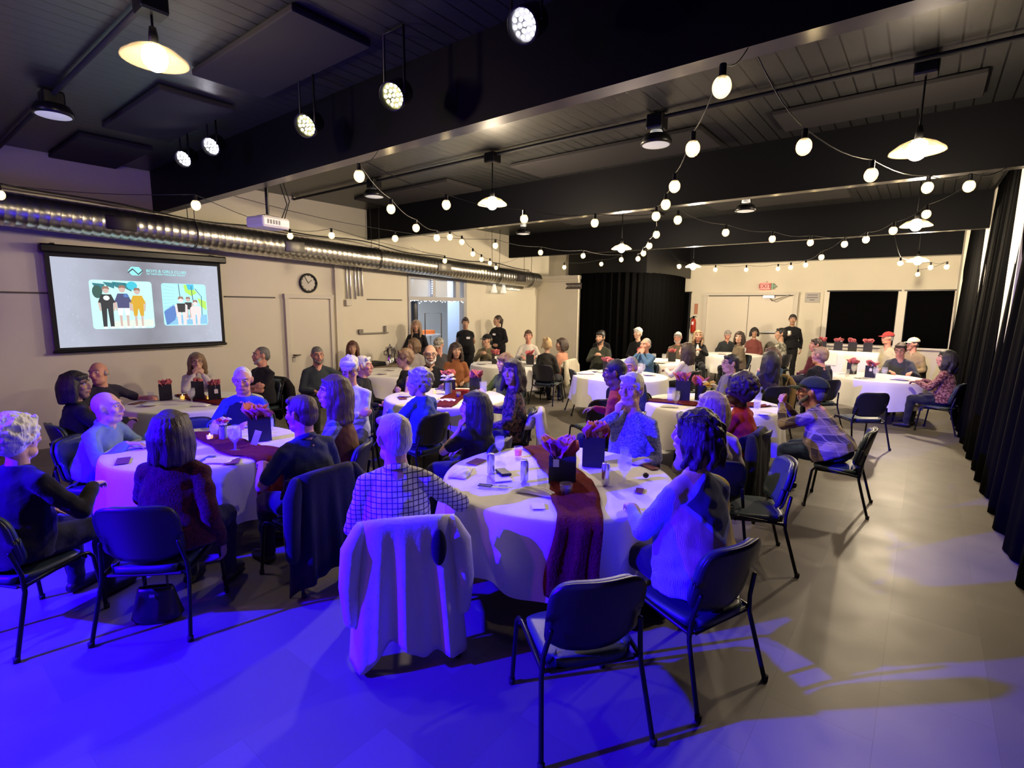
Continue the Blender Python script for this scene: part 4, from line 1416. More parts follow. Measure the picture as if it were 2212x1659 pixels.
# --- front left table
goblet(-4.50, 1.92, 'tall water goblet standing between two brown cards, front left table', s=1.25)
card(-4.20, 1.76, 60, 'brown card at the right front edge, front left table', M_brown, .11, .15)
card(-4.42, 1.66, 40, 'dark grey card by the maroon sweater, front left table', mat('grey_card', (.07, .07, .08), .6), .06, .17)
card(-4.86, 1.22, 70, 'brown card at the left front edge, front left table', M_brown, .09, .2)
flowers(-4.96, 2.02, 'jar of red and white flowers on the front left table', [mat('white_petal', (.78, .75, .74), .7), mat('white_petal', (.78, .75, .74), .7), mat('red_petal', (.55, .03, .03), .7)], seed=2, s=1.1)
candle(-5.03, 1.93, 'lit amber candle left of the flower jar, front left table')
gift_bag(-4.68, 2.22, VB(-4.68, 2.22), 'black gift bag with pink tissue and large cream tag, front left table', .19, .10, .22, None, M_tissue, None, seed=7, tis=1.7)
tag(MB().box((0, 0, .065), (.055, .004, .13), rot=Matrix.Rotation(.35, 3, 'Y')).build('hang_tag', M_card, None, (-4.50, 2.10, .775), math.radians(VB(-4.5, 2.1))), 'large cream hang tag leaning against the black gift bag', 'tag')
tumbler(-4.99, 2.47, 'water glass behind the black gift bag, front left table', fill=M_water, h=.11)
tumbler(-5.16, 2.02, 'water glass left of the flowers, front left table', fill=M_water, h=.11)
plate(-5.22, 1.48, 'white plate in front of the bald man in blue shirt', .11)
tag(MB().box((0, 0, .05), (.07, .004, .10)).build('tent_card', mat('lilac_card', (.7, .68, .85), .7), None, (-4.86, 2.1, .765), math.radians(VB(-4.9, 2.1))), 'upright pale card right of the flower jar', 'card')
card(-4.95, 2.36, 20, 'brown card at the far side, front left table', M_brown)
napkin(-4.30, 1.70, 45, 'flat white napkin by the maroon sweater', .24, .16, .012, seed=9)
# --- table below the screen
for x, y, l, s_ in ((-7.60, 2.43, 'black gift bag with upright pink tissue, left of three below the screen', 11), (-7.30, 2.70, 'tall black gift bag, middle of three below the screen', 12), (-7.10, 2.82, 'black gift bag with white label, right of three below the screen', 13)):
    gift_bag(x, y, VB(x, y), l, .14, .08, .24 if s_ == 12 else .20, None, M_tissue, (0.02, -.045, .12) if s_ == 13 else None, seed=s_, tis=.8 if s_ != 12 else .55)
goblet(-7.05, 2.53, 'water goblet on the table below the screen', s=1.15)
candle(-7.48, 2.58, 'lit candle between the gift bags below the screen, left one')
candle(-7.18, 2.78, 'lit candle between the gift bags below the screen, right one')
tumbler(-7.72, 2.30, 'water glass near the man with the outstretched arm', fill=M_water)
plate(-7.30, 2.16, 'white plate on the near edge of the table below the screen')
card(-7.6, 2.12, 30, 'dark menu card on the near edge of the table below the screen', M_brown, .1, .2)
napkin(-6.85, 2.55, 50, 'white napkin on the right of the table below the screen', .2, .12, .02, seed=10)
# --- middle table with white flowers
flowers(-5.21, 5.16, 'vase of white flowers in the middle of the room', [mat('white_petal', (.78, .75, .74)), mat('cream_petal', (.75, .70, .55), .7)], seed=5, s=1.45)
for x, y, l, s_ in ((-5.45, 5.42, 'black gift bag left of the white flower vase', 21), (-5.05, 5.55, 'black gift bag with round tissue right of the white flower vase', 22)):
    gift_bag(x, y, VB(x, y), l, .17, .09, .21, None, M_tissue, None, s_ == 21, seed=s_, tis=1.3)
candle(-5.38, 5.05, 'lit candle left of the white flower vase')
tag(MB().box((0, 0, .04), (.16, .10, .08), bev=.008).build('red_box', mat('red_card', (.30, .02, .02), .5), None, (-4.98, 5.22, .765), math.radians(30)), 'small red box right of the white flower vase', 'box')
plate(-5.50, 4.62, 'white plate before the grey-haired woman in blue')
card(-5.42, 4.50, 60, 'brown card at the left edge of the middle table', M_brown, .1, .18)
napkin(-4.85, 4.78, 30, 'white napkin spread on the near side of the middle table', .28, .18, .02, seed=12)
tumbler(-4.72, 5.35, 'glass carafe of water on the right of the middle table', r=.055, h=.2, fill=M_water, name='carafe')
tumbler(-4.62, 5.1, 'tall salt shaker like glass beside the woman in floral shirt', r=.03, h=.13, fill=mat('grey_fill', (.3, .3, .32), .5))
tumbler(-4.88, 5.02, 'cup of dark red drink on the near side of the middle table', r=.036, h=.085, fill=mat('berry_drink', (.12, .01, .015), .3))
# --- table with yellow flowers
gift_bag(-2.50, 6.92, VB(-2.5, 6.92), 'tall black gift bag with rose tissue and white card, left of the yellow flowers', .19, .10, .27, None, M_tissue, None, True, seed=31, tis=1.3)
gift_bag(-2.32, 7.12, VB(-2.32, 7.12), 'dark gift bag topped with magenta tissue beside the yellow flowers', .15, .08, .20, None, M_tissue2, None, seed=32, tis=1.5)
flowers(-2.16, 6.98, 'vase of yellow and white flowers behind the blond woman', [mat('cream_petal', (.75, .70, .55)), mat('yellow_petal', (.75, .50, .08), .7)], seed=8, s=1.45)
goblet(-2.35, 6.28, 'empty stemmed glass in front of the tall black gift bag', s=1.25)
tumbler(-2.58, 6.72, 'glass water jug left of the tall black gift bag', r=.06, h=.18, fill=M_water, name='water_jug')
jr = tumbler(-1.55, 6.92, 'glass bottle jar right of the woman in red sweater', r=.05, h=.20, fill=M_water, name='glass_jar')
MB().lathe([(.03, .2), (.032, .25), (.045, .255), (.045, .28)], (0, 0, 0), 16).build('jar_neck', M_glass, jr)
plate(-1.40, 6.58, 'white plate at the right edge of the table with yellow flowers')
napkin(-1.52, 7.32, 10, 'white printed napkin by the man in plaid shirt', .24, .18, .02, seed=14)
napkin(-2.45, 6.33, 20, 'folded white napkin left of the stemmed glass', .2, .12, .02, seed=15)
# --- coffee service by the left wall
ur = thing('coffee_urn', 'tall polished coffee urn at the left wall', 'coffee urn', (-8.9, 7.08, .76))
MB().lathe([(.11, 0), (.12, .02), (.10, .05), (.10, .33), (.105, .34), (.09, .36), (.03, .385), (.012, .40), (.02, .42)], (0, 0, 0), 24).build('urn_body', mat('polished_urn', (.6, .58, .55), .15, metal=1), ur)
MB().tube([(.10, -.02, .07), (.15, -.03, .07), (.15, -.03, .03)], .012, 8).build('spout', M_black, ur)
for s in (-1, 1):
    MB().tube([(0, s * .1, .28), (0, s * .15, .28), (0, s * .15, .20), (0, s * .1, .20)], .009, 8).build('urn_handle', M_black, ur)
for x, y, l in ((-8.9, 6.62, 'black serving tray left of the coffee urn'), (-8.9, 7.5, 'black serving tray right of the coffee urn')):
    tag(MB().box((0, 0, .04), (.36, .42, .08), bev=.02).build('serving_tray', M_blackm, None, (x, y, .76)), l, 'tray')
for x, y, l in ((-8.72, 7.33, 'white cup right of the coffee urn'), (-8.72, 6.86, 'white cup left of the coffee urn')):
    tag(MB().lathe([(.03, 0), (.042, .085), (.038, .085), (.027, .006)], (0, 0, 0), 14).build('cup', M_china, None, (x, y, .76)), l, 'cup')
plate(-7.62, 5.9, 'plate of crumbs on the near side of the table by the urn')
plate(-7.95, 6.35, 'white plate in the center of the table by the urn')
tumbler(-7.55, 6.45, 'water glass on the table by the urn', fill=M_water)
# --- far tables
for (x, y, l, s_, c) in ((-7.25, 8.62, 'black gift bag with white tag before the man in olive', 41, True), (-6.62, 9.02, 'black gift bag before the man in white shirt', 42, False),
                         (-4.72, 8.95, 'dark gift bag with pink tissue in front of the green hoodie', 43, True), (-4.40, 8.62, 'dark gift bag with spreading pink tissue beside the man in blue', 44, True),
                         (-.72, 11.70, 'dark gift bag with rose tissue on the right table', 45, True), (-1.05, 12.1, 'dark gift bag with rose tissue behind the glasses, right table', 46, False),
                         (-5.25, 11.6, 'gift bag with pink tissue on the table before the curved curtain', 47, False), (-4.6, 11.9, 'gift bag with red tissue before the bearded man', 48, False)):
    gift_bag(x, y, VB(x, y), l, .17, .09, .21, None, M_tissue, (0, -.05, .14) if s_ in (41, 45) else None, s_ in (43, 45), seed=s_, tis=1.25)
for i, (x, l) in enumerate(((-1.95, 'dark gift bag with red tissue at the left end of the buffet table'), (-1.62, 'dark gift bag with red tissue, second on the buffet table'), (-1.32, 'dark gift bag with red tissue, third on the buffet table'), (-1.02, 'dark gift bag with red tissue at the right end of the buffet table'))):
    gift_bag(x, 14.8 + .08 * (i % 2), VB(x, 14.8), l, .18, .1, .22, None, M_tissue, None, i == 1, z=1.02, seed=60 + i, tis=1.2)
tag(MB().box((-1.72, 14.56, .83), (.26, .006, .3)).build('buffet_sign', M_card), 'cream sign hung on the front of the buffet table', 'sign')
for i, (k, dx, dy, l) in enumerate((('T7', -.3, -.45, 'plate on the near left of the table before the staff'), ('T7', .35, .1, 'plate on the right of the table before the staff'), ('T8', -.62, .12, 'large white plate left on the table beside the teal chairs'), ('T8', .42, .35, 'plate on the far right of the table beside the teal chairs'),
                                    ('T9', .3, -.4, 'plate on the near right of the table before the curved curtain'), ('T10', -.2, -.3, 'plate on the near side of the table before the exit door'), ('T11', .38, -.25, 'plate at the right front of the right table'))):
    x, y, h = TABLES[k]
    plate(x + dx, y + dy, l, .12, h + .008)
napkin(-4.92, 8.50, 40, 'folded napkin stack beside the large white plate', .3, .2, .045, seed=20)
napkin(-.30, 11.62, 30, 'rolled white napkin before the man in dark grey shirt', .26, .09, .04, seed=21)
for x, y, l in ((-.62, 11.42, 'stemmed glass, left of two on the right table front'), (-.50, 11.52, 'stemmed glass, right of two on the right table front'), (-.98, 11.72, 'stemmed glass beside the jar on the right table'), (-4.0, 8.95, 'stemmed glass by the man in blue shirt'), (-6.95, 8.35, 'stemmed glass on the table before the staff'), (-4.75, 11.2, 'stemmed glass, left one before the curved curtain'), (-4.55, 11.3, 'stemmed glass, right one before the curved curtain'), (-3.9, 14.6, 'stemmed glass, left one before the exit door'), (-3.72, 14.7, 'stemmed glass, right one before the exit door')):
    goblet(x, y, l, s=1.25)
tumbler(-1.05, 11.35, 'small glass jar at the left of the right table', r=.04, h=.15, fill=M_water, name='glass_jar')
tumbler(-4.15, 9.15, 'white water pitcher before the man in blue shirt', r=.06, h=.2, fill=M_china, name='pitcher')
cutlery(-.88, 11.25, 10, 'dark cutlery at the near left of the right table')
# ------------------------------------------------------------------ people
JOBS = []


def rotm(yaw=0, pitch=0, roll=0):
    return np.array(Matrix.Rotation(math.radians(yaw), 3, 'Z') @ Matrix.Rotation(math.radians(pitch), 3, 'X') @ Matrix.Rotation(math.radians(roll), 3, 'Y'))


def unit(v):
    v = np.asarray(v, float)
    return v / max(1e-9, np.linalg.norm(v))


def sect(mb, H, R, s):
    """returns a function mapping head-local points to body space"""
    return lambda p: H + (np.asarray(p, float) * s) @ R.T


def head_skin(mb, H, R, s, male=True, heavy=0.0):
    m = sect(mb, H, R, s)
    mb.ell(m((0, -.014, .022)), np.array((.077, .098, .100)) * s, 18, 12, R)
    mb.tube([m((0, .020, .035)), m((0, .034, -.03)), m((0, .048, -.075)), m((0, .058, -.100))],
            [(.072 * s, .064 * s), (.066 * s, .056 * s), (.052 * s, .043 * s), (.036 * s, .030 * s)], 14, side=R[:, 0])
    if heavy:
        mb.ell(m((0, .03, -.09)), np.array((.06, .05, .04)) * s * (1 + heavy), 12, 8, R)
    mb.tube([m((0, .088, .030)), m((0, .102, .004)), m((0, .112, -.020)), m((0, .105, -.032))], [.009 * s, .011 * s, .0135 * s, .012 * s], 8, side=R[:, 0])
    for q in (-1, 1):
        mb.ell(m((q * .012, .104, -.028)), np.array((.010, .010, .008)) * s, 8, 6, R)
        mb.tube([m((q * .012, .084, .040)), m((q * .034, .080, .044)), m((q * .056, .064, .038))], [.011 * s, .012 * s, .010 * s], 8)
        mb.ell(m((q * .045, .066, -.022)), np.array((.026, .024, .022)) * s, 10, 6, R)
        er = R @ rotm(q * 18)
        mb.ell(m((q * .082, -.006, -.004)), np.array((.012, .021, .034)) * s, 10, 8, er)
        mb.ell(m((q * .089, -.013, .004)), np.array((.010, .014, .029)) * s, 8, 6, er)
    mb.tube([m((-.026, .088, -.061)), m((0, .098, -.059)), m((.026, .088, -.061))], [.009 * s, .012 * s, .009 * s], 8)
    mb.ell(m((0, .086, -.073)), np.array((.024, .014, .009)) * s, 10, 6, R)
    mb.ell(m((0, .080, -.100)), np.array((.021, .017, .016)) * s, 10, 6, R)


def hand(mb, W, d, n, side, curl, s, fr=.0088):
    d, n = unit(d), unit(n - np.dot(n, d) * np.asarray(d))
    a = np.cross(n, d) * side          # thumb side
    R = np.stack([a, d, n], 1)
    mb.ell(W + d * .048 * s, np.array((.039, .054, .016)) * s, 12, 8, R)
    mb.ell(W + d * .004 * s, np.array((.028, .03, .02)) * s, 10, 6, R)
    for k, (o, L) in enumerate(((.029, .068), (.010, .077), (-.010, .072), (-.028, .056))):
        p = W + d * (.088 - .006 * abs(k - 1.3)) * s + a * o * s
        pts, ang = [p - d * .02 * s, p], .12 + .03 * k
        q = p
        for j, f in enumerate((.42, .33, .25)):
            ang += curl * (1 + .12 * k)
            dd = d * math.cos(ang) + n * math.sin(ang) * 1.0 + a * o * 1.5 * (1 if curl < .6 else 0)
            q = q + unit(dd) * L * f * s
            pts.append(q)
        mb.tube(pts, [fr * 1.05 * s, fr * s, fr * .97 * s, fr * .9 * s, fr * .8 * s], 8)
    tb = W + d * .022 * s + a * .026 * s
    t1 = tb + unit(d * .75 + a * .75 + n * .25) * .038 * s
    t2 = t1 + unit(d * .95 + a * .15 + n * (.3 + curl * .4)) * .032 * s
    t3 = t2 + unit(d * .9 - a * .1 + n * (.3 + curl * .6)) * .024 * s
    mb.tube([tb, t1, t2, t3], [.0125 * s, .0105 * s, .0098 * s, .0085 * s], 8)


def ik(Sh, W, hint, l1, l2):
    v = W - Sh
    D = np.linalg.norm(v)
    if D > (l1 + l2) * .985:
        v = v / D * (l1 + l2) * .985
        D = (l1 + l2) * .985
        W = Sh + v
    e = v / D
    a = (l1 * l1 - l2 * l2 + D * D) / (2 * D)
    h = math.sqrt(max(0, l1 * l1 - a * a))
    hn = np.asarray(hint, float)
    hn = hn - np.dot(hn, e) * e
    return Sh + e * a + unit(hn) * h, W


def hair_build(mb, style, H, R, s, rnd, L=.26):
    m = sect(mb, H, R, s)

    def cap(k=1.0, dz=0.0, dy=0.0):
        mb.ell(m((0, -.016 + dy, .036 + dz)), np.array((.084, .104, .097)) * s * k, 18, 12, R)
        mb.ell(m((0, -.052 + dy, -.012)), np.array((.074, .066, .075)) * s * k, 14, 10, R)

    def locks(phis, L, r0=.030, wav=.012, base=.05, flare=1.0):
        for ph in phis:
            a = math.radians(ph)
            x, y = math.sin(a), math.cos(a)
            w_ = rnd.uniform(0, 6)
            lx = [(x * .030, y * .035 - .02, .112), (x * .066, y * .078 - .02, .088), (x * .084, y * .098 - .02, base - .012), (x * .092 * flare, y * .104 - .024, -.03)]
            n = max(2, int((L - .03) / .05))
            for k in range(1, n + 1):
                z = -.03 - (L - .03) * k / n * rnd.uniform(.9, 1.05)
                lx.append((x * (.093 * flare + .004 * k) + wav * math.sin(w_ + k * 1.5), min(y * (.102) - .024, .04) + wav * math.cos(w_ + k * 1.3), z))
            rad = [r0 * .55 * s, r0 * .7 * s, r0 * .85 * s] + [r0 * s * (1 - .45 * k / (len(lx) - 3)) for k in range(len(lx) - 3)]
            mb.tube([m(p) for p in lx], rad, 8)

    if style == 'short':
        cap()
        mb.tube([m((-.055, .055, .088)), m((0, .074, .098)), (m((.055, .055, .088)))], .020 * s, 8)
        for q in (-1, 1):
            mb.ell(m((q * .074, .012, .025)), np.array((.014, .022, .040)) * s, 8, 6, R)
    elif style == 'buzz':
        cap(.985, .002)
    elif style == 'thin':
        cap(.975, -.004, -.010)
    elif style == 'fringe':
        P = []
        for ph in range(62, 300, 17):
            a = math.radians(ph)
            P.append(m((math.sin(a) * .078, math.cos(a) * .094 - .018, -.006)))
        mb.tube(P, [(.012 * s, .036 * s)] * len(P), 10, side=np.cross(P[1] - P[0], R[:, 2]))
    elif style == 'full':
        cap(1.04, .006)
        for k in range(26):
            a, b = rnd.uniform(.6, 5.7), rnd.uniform(.05, 1.35)
            mb.ell(m((.082 * math.sin(a) * math.cos(b), .10 * math.cos(a) * math.cos(b) - .018, .036 + .098 * math.sin(b))), .020 * s, 8, 6)
        mb.tube([m((-.06, .056, .085)), m((.005, .078, .100)), m((.06, .056, .088))], .026 * s, 8)
    elif style in ('curly', 'afro', 'puff'):
        k = {'curly': 1.06, 'afro': 1.16, 'puff': 1.10}[style]
        cap(k, .008)
        n = {'curly': 260, 'afro': 300, 'puff': 170}[style]
        for i in range(n):
            a, b = rnd.uniform(.75, 5.53), rnd.uniform(-.55, 1.5)
            rr = k * 1.03
            mb.ell(m((.085 * rr * math.sin(a) * math.cos(b), .103 * rr * math.cos(a) * math.cos(b) - .02, .036 + .098 * rr * math.sin(b))), rnd.uniform(.009, .016) * s, 7, 5)
        for i in range(26):
            a = rnd.uniform(-.8, .8)
            mb.ell(m((.075 * math.sin(a), .062 + .02 * math.cos(a), .094 + rnd.uniform(-.015, .02))), .014 * s, 7, 5)
    elif style == 'bob':
        cap(1.05, .006)
        locks(list(range(68, 300, 18)), L, .034, .006, flare=1.06)
        mb.tube([m((-.066, .045, .075)), m((.0, .080, .088)), m((.066, .045, .075))], .022 * s, 8)
    elif style == 'tousled':
        cap(1.05, .006)
        locks(list(range(72, 300, 11)), L, .022, .020, flare=1.08)
        for i in range(60):
            a, b = rnd.uniform(.5, 5.78), rnd.uniform(-.2, 1.45)
            p0 = np.array((.087 * math.sin(a) * math.cos(b), .107 * math.cos(a) * math.cos(b) - .02, .04 + .100 * math.sin(b)))
            mb.tube([m(p0), m(p0 * 1.06 + np.array((rnd.uniform(-.015, .015), -.01, -.02))), m(p0 * 1.05 + np.array((rnd.uniform(-.02, .02), -.02, -.05)))], [.013 * s, .013 * s, .007 * s], 7)
        mb.tube([m((-.066, .045, .080)), m((.0, .080, .095)), m((.066, .045, .080))], .022 * s, 8)
    elif style in ('long', 'wavy'):
        cap(1.04, .005)
        locks(list(range(62, 304, 17)), L, .034, .018 if style == 'wavy' else .007)
        mb.tube([m((-.07, .03, .075)), m((-.02, .074, .096)), m((.06, .05, .085))], .019 * s, 8)
    elif style == 'bangs':
        cap(1.04, .005)
        locks(list(range(66, 300, 18)), L, .032, .008)
        mb.tube([m((-.066, .052, .055)), m((-.03, .082, .055)), m((.03, .082, .055)), m((.066, .052, .055))], .024 * s, 8)
    elif style == 'pony':
        cap(1.0, .003)
        mb.tube([m((0, -.10, .05)), m((0, -.135, .02)), m((.01, -.12, -.10)), m((.03, -.11, -.26))], [.022 * s, .028 * s, .026 * s, .012 * s], 10)
    elif style == 'updo':
        cap(1.05, .01)
        for k in range(22):
            mb.ell(m((rnd.uniform(-.06, .06), -.08 + rnd.uniform(-.03, .05), .09 + rnd.uniform(-.04, .05))), rnd.uniform(.018, .03) * s, 8, 6)
        locks((100, 260), .07, .014, .01)


def make_cap(H, R, s, m_cap, par, name='baseball_cap', brim=True):
    mt = sect(None, H, R, s)
    mb = MB()

    def dome(u, v):
        a, b = u * 2 * PI, v * PI / 2
        return tuple(mt((.089 * math.cos(a) * math.cos(b), .109 * math.sin(a) * math.cos(b) - .014, .040 + .088 * math.sin(b))))
    mb.grid(dome, 27, 9)
    if brim:
        def br(u, v):
            q = u * 2 - 1
            return tuple(mt((q * .078 * (1 - .25 * v * v), .068 + .03 * (1 - q * q) + v * .075 * (1 - .35 * q * q), .046 - .016 * q * q - .012 * v)))
        mb.grid(br, 11, 5)
        mb.ell(mt((0, -.014, .129)), .007 * s, 6, 4)
    mb.build(name, m_cap, par, solid=.004)


def make_glasses(H, R, s, par, mtl):
    m = sect(None, H, R, s)
    mb = MB()
    for q in (-1, 1):
        P = [m((q * .034 + .025 * math.cos(t), .101 - .006 * abs(math.cos(t)), .008 + .018 * math.sin(t))) for t in np.linspace(0, 2 * PI, 19)]
        mb.tube(P, .0024 * s, 6, round_ends=False)
        mb.tube([m((q * .058, .094, .012)), m((q * .080, .03, .014)), m((q * .083, -.015, .006))], .0024 * s, 6)
    mb.tube([m((-.010, .104, .012)), m((0, .107, .014)), m((.010, .104, .012))], .0024 * s, 6)
    mb.build('glasses', mtl, par)


M_eyew = mat('eye_white', (.75, .72, .68), .2)
M_iris = mat('eye_dark', (.03, .02, .015), .15)
M_gl = mat('spectacle_frame', (.03, .028, .03), .25, metal=.5)
M_shoe = mat('dark_shoe', (.014, .012, .012), .4)


def skin(c):
    return mat('skin_%02d%02d%02d' % tuple(int(x * 99) for x in c), c, .52, var=.08, vscale=18, spec=.4, bump=.05, bscale=120)


SK = {'fair': (.60, .36, .26), 'ruddy': (.58, .28, .20), 'tan': (.45, .26, .17), 'olive': (.38, .22, .14), 'brown': (.20, .105, .065), 'deep': (.085, .042, .028)}
HC = {'white': (.72, .69, .64), 'grey': (.34, .32, .30), 'lgrey': (.52, .49, .46), 'dgrey': (.13, .12, .115), 'black': (.012, .010, .010), 'dbrown': (.035, .020, .014), 'brown': (.085, .048, .026), 'lbrown': (.19, .115, .06), 'blond': (.40, .28, .14), 'auburn': (.09, .030, .016), 'sandy': (.30, .20, .12)}


def cloth(c, key=None, rough=.85, sheen=.1, bs=45):
    return mat('cloth_%03d%03d%03d' % tuple(int(x * 999) for x in c), c, rough, bump=.3, bscale=bs, sheen=sheen, spec=.2)


PEOPLE = []


def person(x, y, hz, img, himg, desc, sex='m', sk='fair', hair=('short', 'grey'), top=None, sleeve='long', pants=(.02, .022, .03), arms=('lap', 'lap'), lean=4, sl=0, hp=0, hr=0, w=1.0,
           hs=1.08, glasses=False, beard=None, cap=None, stand=False, vest=None, hairL=.24, legs=True, seat=True, chair_at=None, extra=None, collar=True, mv=None, chead=None, rxy=None, headband=None):
    """x, y, hz: where the head's centre is; img/himg: heading of body and head seen from the camera (0 away, 90 left, 180 toward, 270 right)"""
    rnd = random.Random(int(abs(x * 131 + y * 977)))
    w = w * 1.07 + .05
    male = sex == 'm'
    bear = math.degrees(math.atan2(y, x))
    hd = bear + img
    body_rz = math.radians(hd - 90)
    dist = math.hypot(x, y)
    vox = mv or (.0068 if dist < 4.3 else (.0092 if dist < 7.6 else .0125))
    fr = .0088 if dist < 4.3 else (.0098 if dist < 7.6 else .0135)
    lr, sr = math.radians(lean), math.radians(sl)
    U = unit((math.sin(sr), math.sin(lr) * math.cos(sr), math.cos(lr) * math.cos(sr)))
    if stand:
        k = hz / 1.615
        hip = .93 * k
        ts = (hz - hip) / (.685 * U[2])
        P = np.array((0, 0, hip))
    else:
        k = 1.0
        hip = .545
        ts = min(1.18, max(.80, (hz - hip) / (.665 * U[2] + .02)))
        P = np.array((0, 0, hip))
    # shift so that the head centre lands on (x, y)
    N = P + U * .515 * ts
    rel = max(-85, min(85, himg - img))
    R = rotm(rel, -hp, hr) if True else None
    hs_ = hs * (1.0 if male else .97) * (k if stand else 1)
    H = N + np.array((0, 0, 1.0)) * .155 * hs_ * .98 + U * .0 + rotm(rel)[:, 1] * .022
    H[2] = hz
    off = np.array((H[0], H[1]))
    ca, sa = math.cos(body_rz), math.sin(body_rz)
    ox, oy = x - (ca * off[0] - sa * off[1]), y - (sa * off[0] + ca * off[1])
    sw = (.178 if male else .158) * (.92 + .08 * w)
    X, Y, Z = np.eye(3)
    Sp = lambda t: P + U * t * ts
    fwd = unit(np.cross(X, U)) * -1 if np.dot(np.cross(X, U), Y) < 0 else unit(np.cross(X, U))
    body, shirt, trou, hairm = MB(), MB(), MB(), MB()
    head_skin(body, H, R, hs_, male, .0 if w < 1.15 else .12)
    nr = (.060 if male else .049) * (1 + .3 * max(0, w - 1))
    body.tube([Sp(.44), Sp(.50), N + (H - N) * .30 - Y * .0, H + R @ np.array((0, -.026, -.045)) * hs_], [nr * 1.5, nr * 1.15, nr, nr], 12)
    body.tube([Sp(.06), Sp(.12), Sp(.25), Sp(.38), Sp(.45)], [(.10, .07), (.12, .085), (.12, .085), (.125, .08), (.08, .05)], 14, side=X)
    tb = 1.0 if male else .94
    belly = max(0, w - 1) * .06
    shirt.tube([Sp(-.055), Sp(-.05), Sp(.03), Sp(.18) + fwd * belly, Sp(.32), Sp(.42), Sp(.48), Sp(.518)],
               [(.12 * w, .09 * w), (.178 * w, .142 * w), (.186 * w * tb, .148 * w), (.162 * w * tb, .130 * w), (.172 * tb * (.6 + .4 * w), .124 * (.7 + .3 * w)), (.150 * tb * (.8 + .2 * w), .102), (.100, .080), (.070 * (1 if collar else 1.15), .066)], 18, side=X, round_ends=False)
    if not male:
        for q in (-1, 1):
            shirt.ell(Sp(.315) + X * q * .068 + fwd * .078, (.066, .058, .062), 12, 8)
    ws = []
    for i, q in enumerate((-1, 1)):           # arms: left (-x), right (+x)
        a = arms[i]
        Sh = Sp(.405) + X * q * sw * .97
        hint, dirh, pn, curl = np.array((q * .6, -.4, -.7)), None, np.array((0, 0, -1.0)), .32
        if isinstance(a, dict):
            Wt = np.array(a['w'], float)
            hint = np.array(a.get('hint', hint), float)
            dirh = a.get('d')
            pn = np.array(a.get('n', pn), float)
            curl = a.get('curl', curl)
        elif a == 'table':
            Wt, dirh = np.array((q * .17, .37, .815)), (-q * .45, .9, -.12)
        elif a == 'lap':
            Wt, dirh = np.array((q * .11, .27, .665)), (-q * .5, .8, -.2)
        elif a == 'crossed':
            Wt = Sp(.20) + np.array((-q * .10, .185 * max(1, w), .035 * q))
            hint, dirh, pn = np.array((q * .9, .1, -.9)), (-q, -.15, .12), np.array((0, -1.0, 0))
        elif a == 'chin':
            Wt = H + R @ np.array((q * .05, .115, -.185)) * hs_
            hint, dirh, pn, curl = np.array((q * 1.0, .2, -1.0)), tuple(R @ np.array((-q * .25, -.1, 1.0))), R @ np.array((-q * .4, -1.0, 0)), 1.0
        elif a == 'face':
            Wt = H + R @ np.array((q * .055, .150, -.165)) * hs_
            hint, dirh, pn, curl = np.array((q * .6, .25, -1.0)), tuple(R @ np.array((-q * .45, -.25, 1.0))), R @ np.array((-q * .5, -1.0, 0)), .7
        elif a == 'clasp':
            Wt = np.array((q * .065, .36, .93)) + Y * lr * .1
            hint, dirh, pn, curl = np.array((q * .8, .1, -1.0)), (-q * .75, .35, .45), np.array((-q * .5, -.3, -.7)), .75
        elif a == 'side':
            Wt = np.array((q * (sw + .07 * w), .03, hip - .08))
            hint, dirh, pn = np.array((q * .3, -1, 0)), (0, .1, -1), np.array((-q, 0, 0.0))
        elif a == 'back':
            Wt = np.array((q * .09, -.19 * max(1, w), hip + .03))
            hint, dirh, pn = np.array((q * 1.0, -.3, 0)), (-q, -.1, -.35), np.array((0, 1.0, 0))
        elif a == 'front':
            Wt = np.array((q * .08, .20 * max(1, w), hip + .06))
            hint, dirh, pn = np.array((q * 1.0, -.2, -.3)), (-q * .8, .25, -.25), np.array((0, -1.0, 0))
        El, Wt = ik(Sh, Wt, hint, .285 * (k if stand else 1) * (.96 if not male else 1), .25 * (k if stand else 1) * (.96 if not male else 1))
        if dirh is None:
            dirh = unit(Wt - El)
        ws.append(Wt)
        body.tube([Sh, (Sh + El) / 2, El], [.046, .042, .037], 10)
        body.tube([El, El + (Wt - El) * .35, Wt], [.038, .038 if male else .034, .027 if male else .023], 10)
        hand(body, Wt + unit(dirh) * .012, np.asarray(dirh, float), pn, -q, curl, (1.0 if male else .9), fr)
        m_in = Sp(.47) + X * q * sw * .30
        if sleeve in ('long', 'mid', 'short'):
            shirt.tube([m_in, Sh + U * .01, Sh + (El - Sh) * .45, El if sleeve != 'short' else Sh + (El - Sh) * .72], [.052, .061 * (.8 + .2 * w), .057 * (.8 + .2 * w), .052 if sleeve != 'short' else .058], 12)
            if sleeve == 'long':
                shirt.tube([El, El + (Wt - El) * .4, El + (Wt - El) * .95], [.055, .050, .038], 12)
            elif sleeve == 'mid':
                shirt.tube([El, El + (Wt - El) * .3], [.055, .050], 12)
        elif sleeve == 'cap':
            shirt.tube([m_in, Sh + U * .01, Sh + (El - Sh) * .3], [.052, .060, .057], 12)
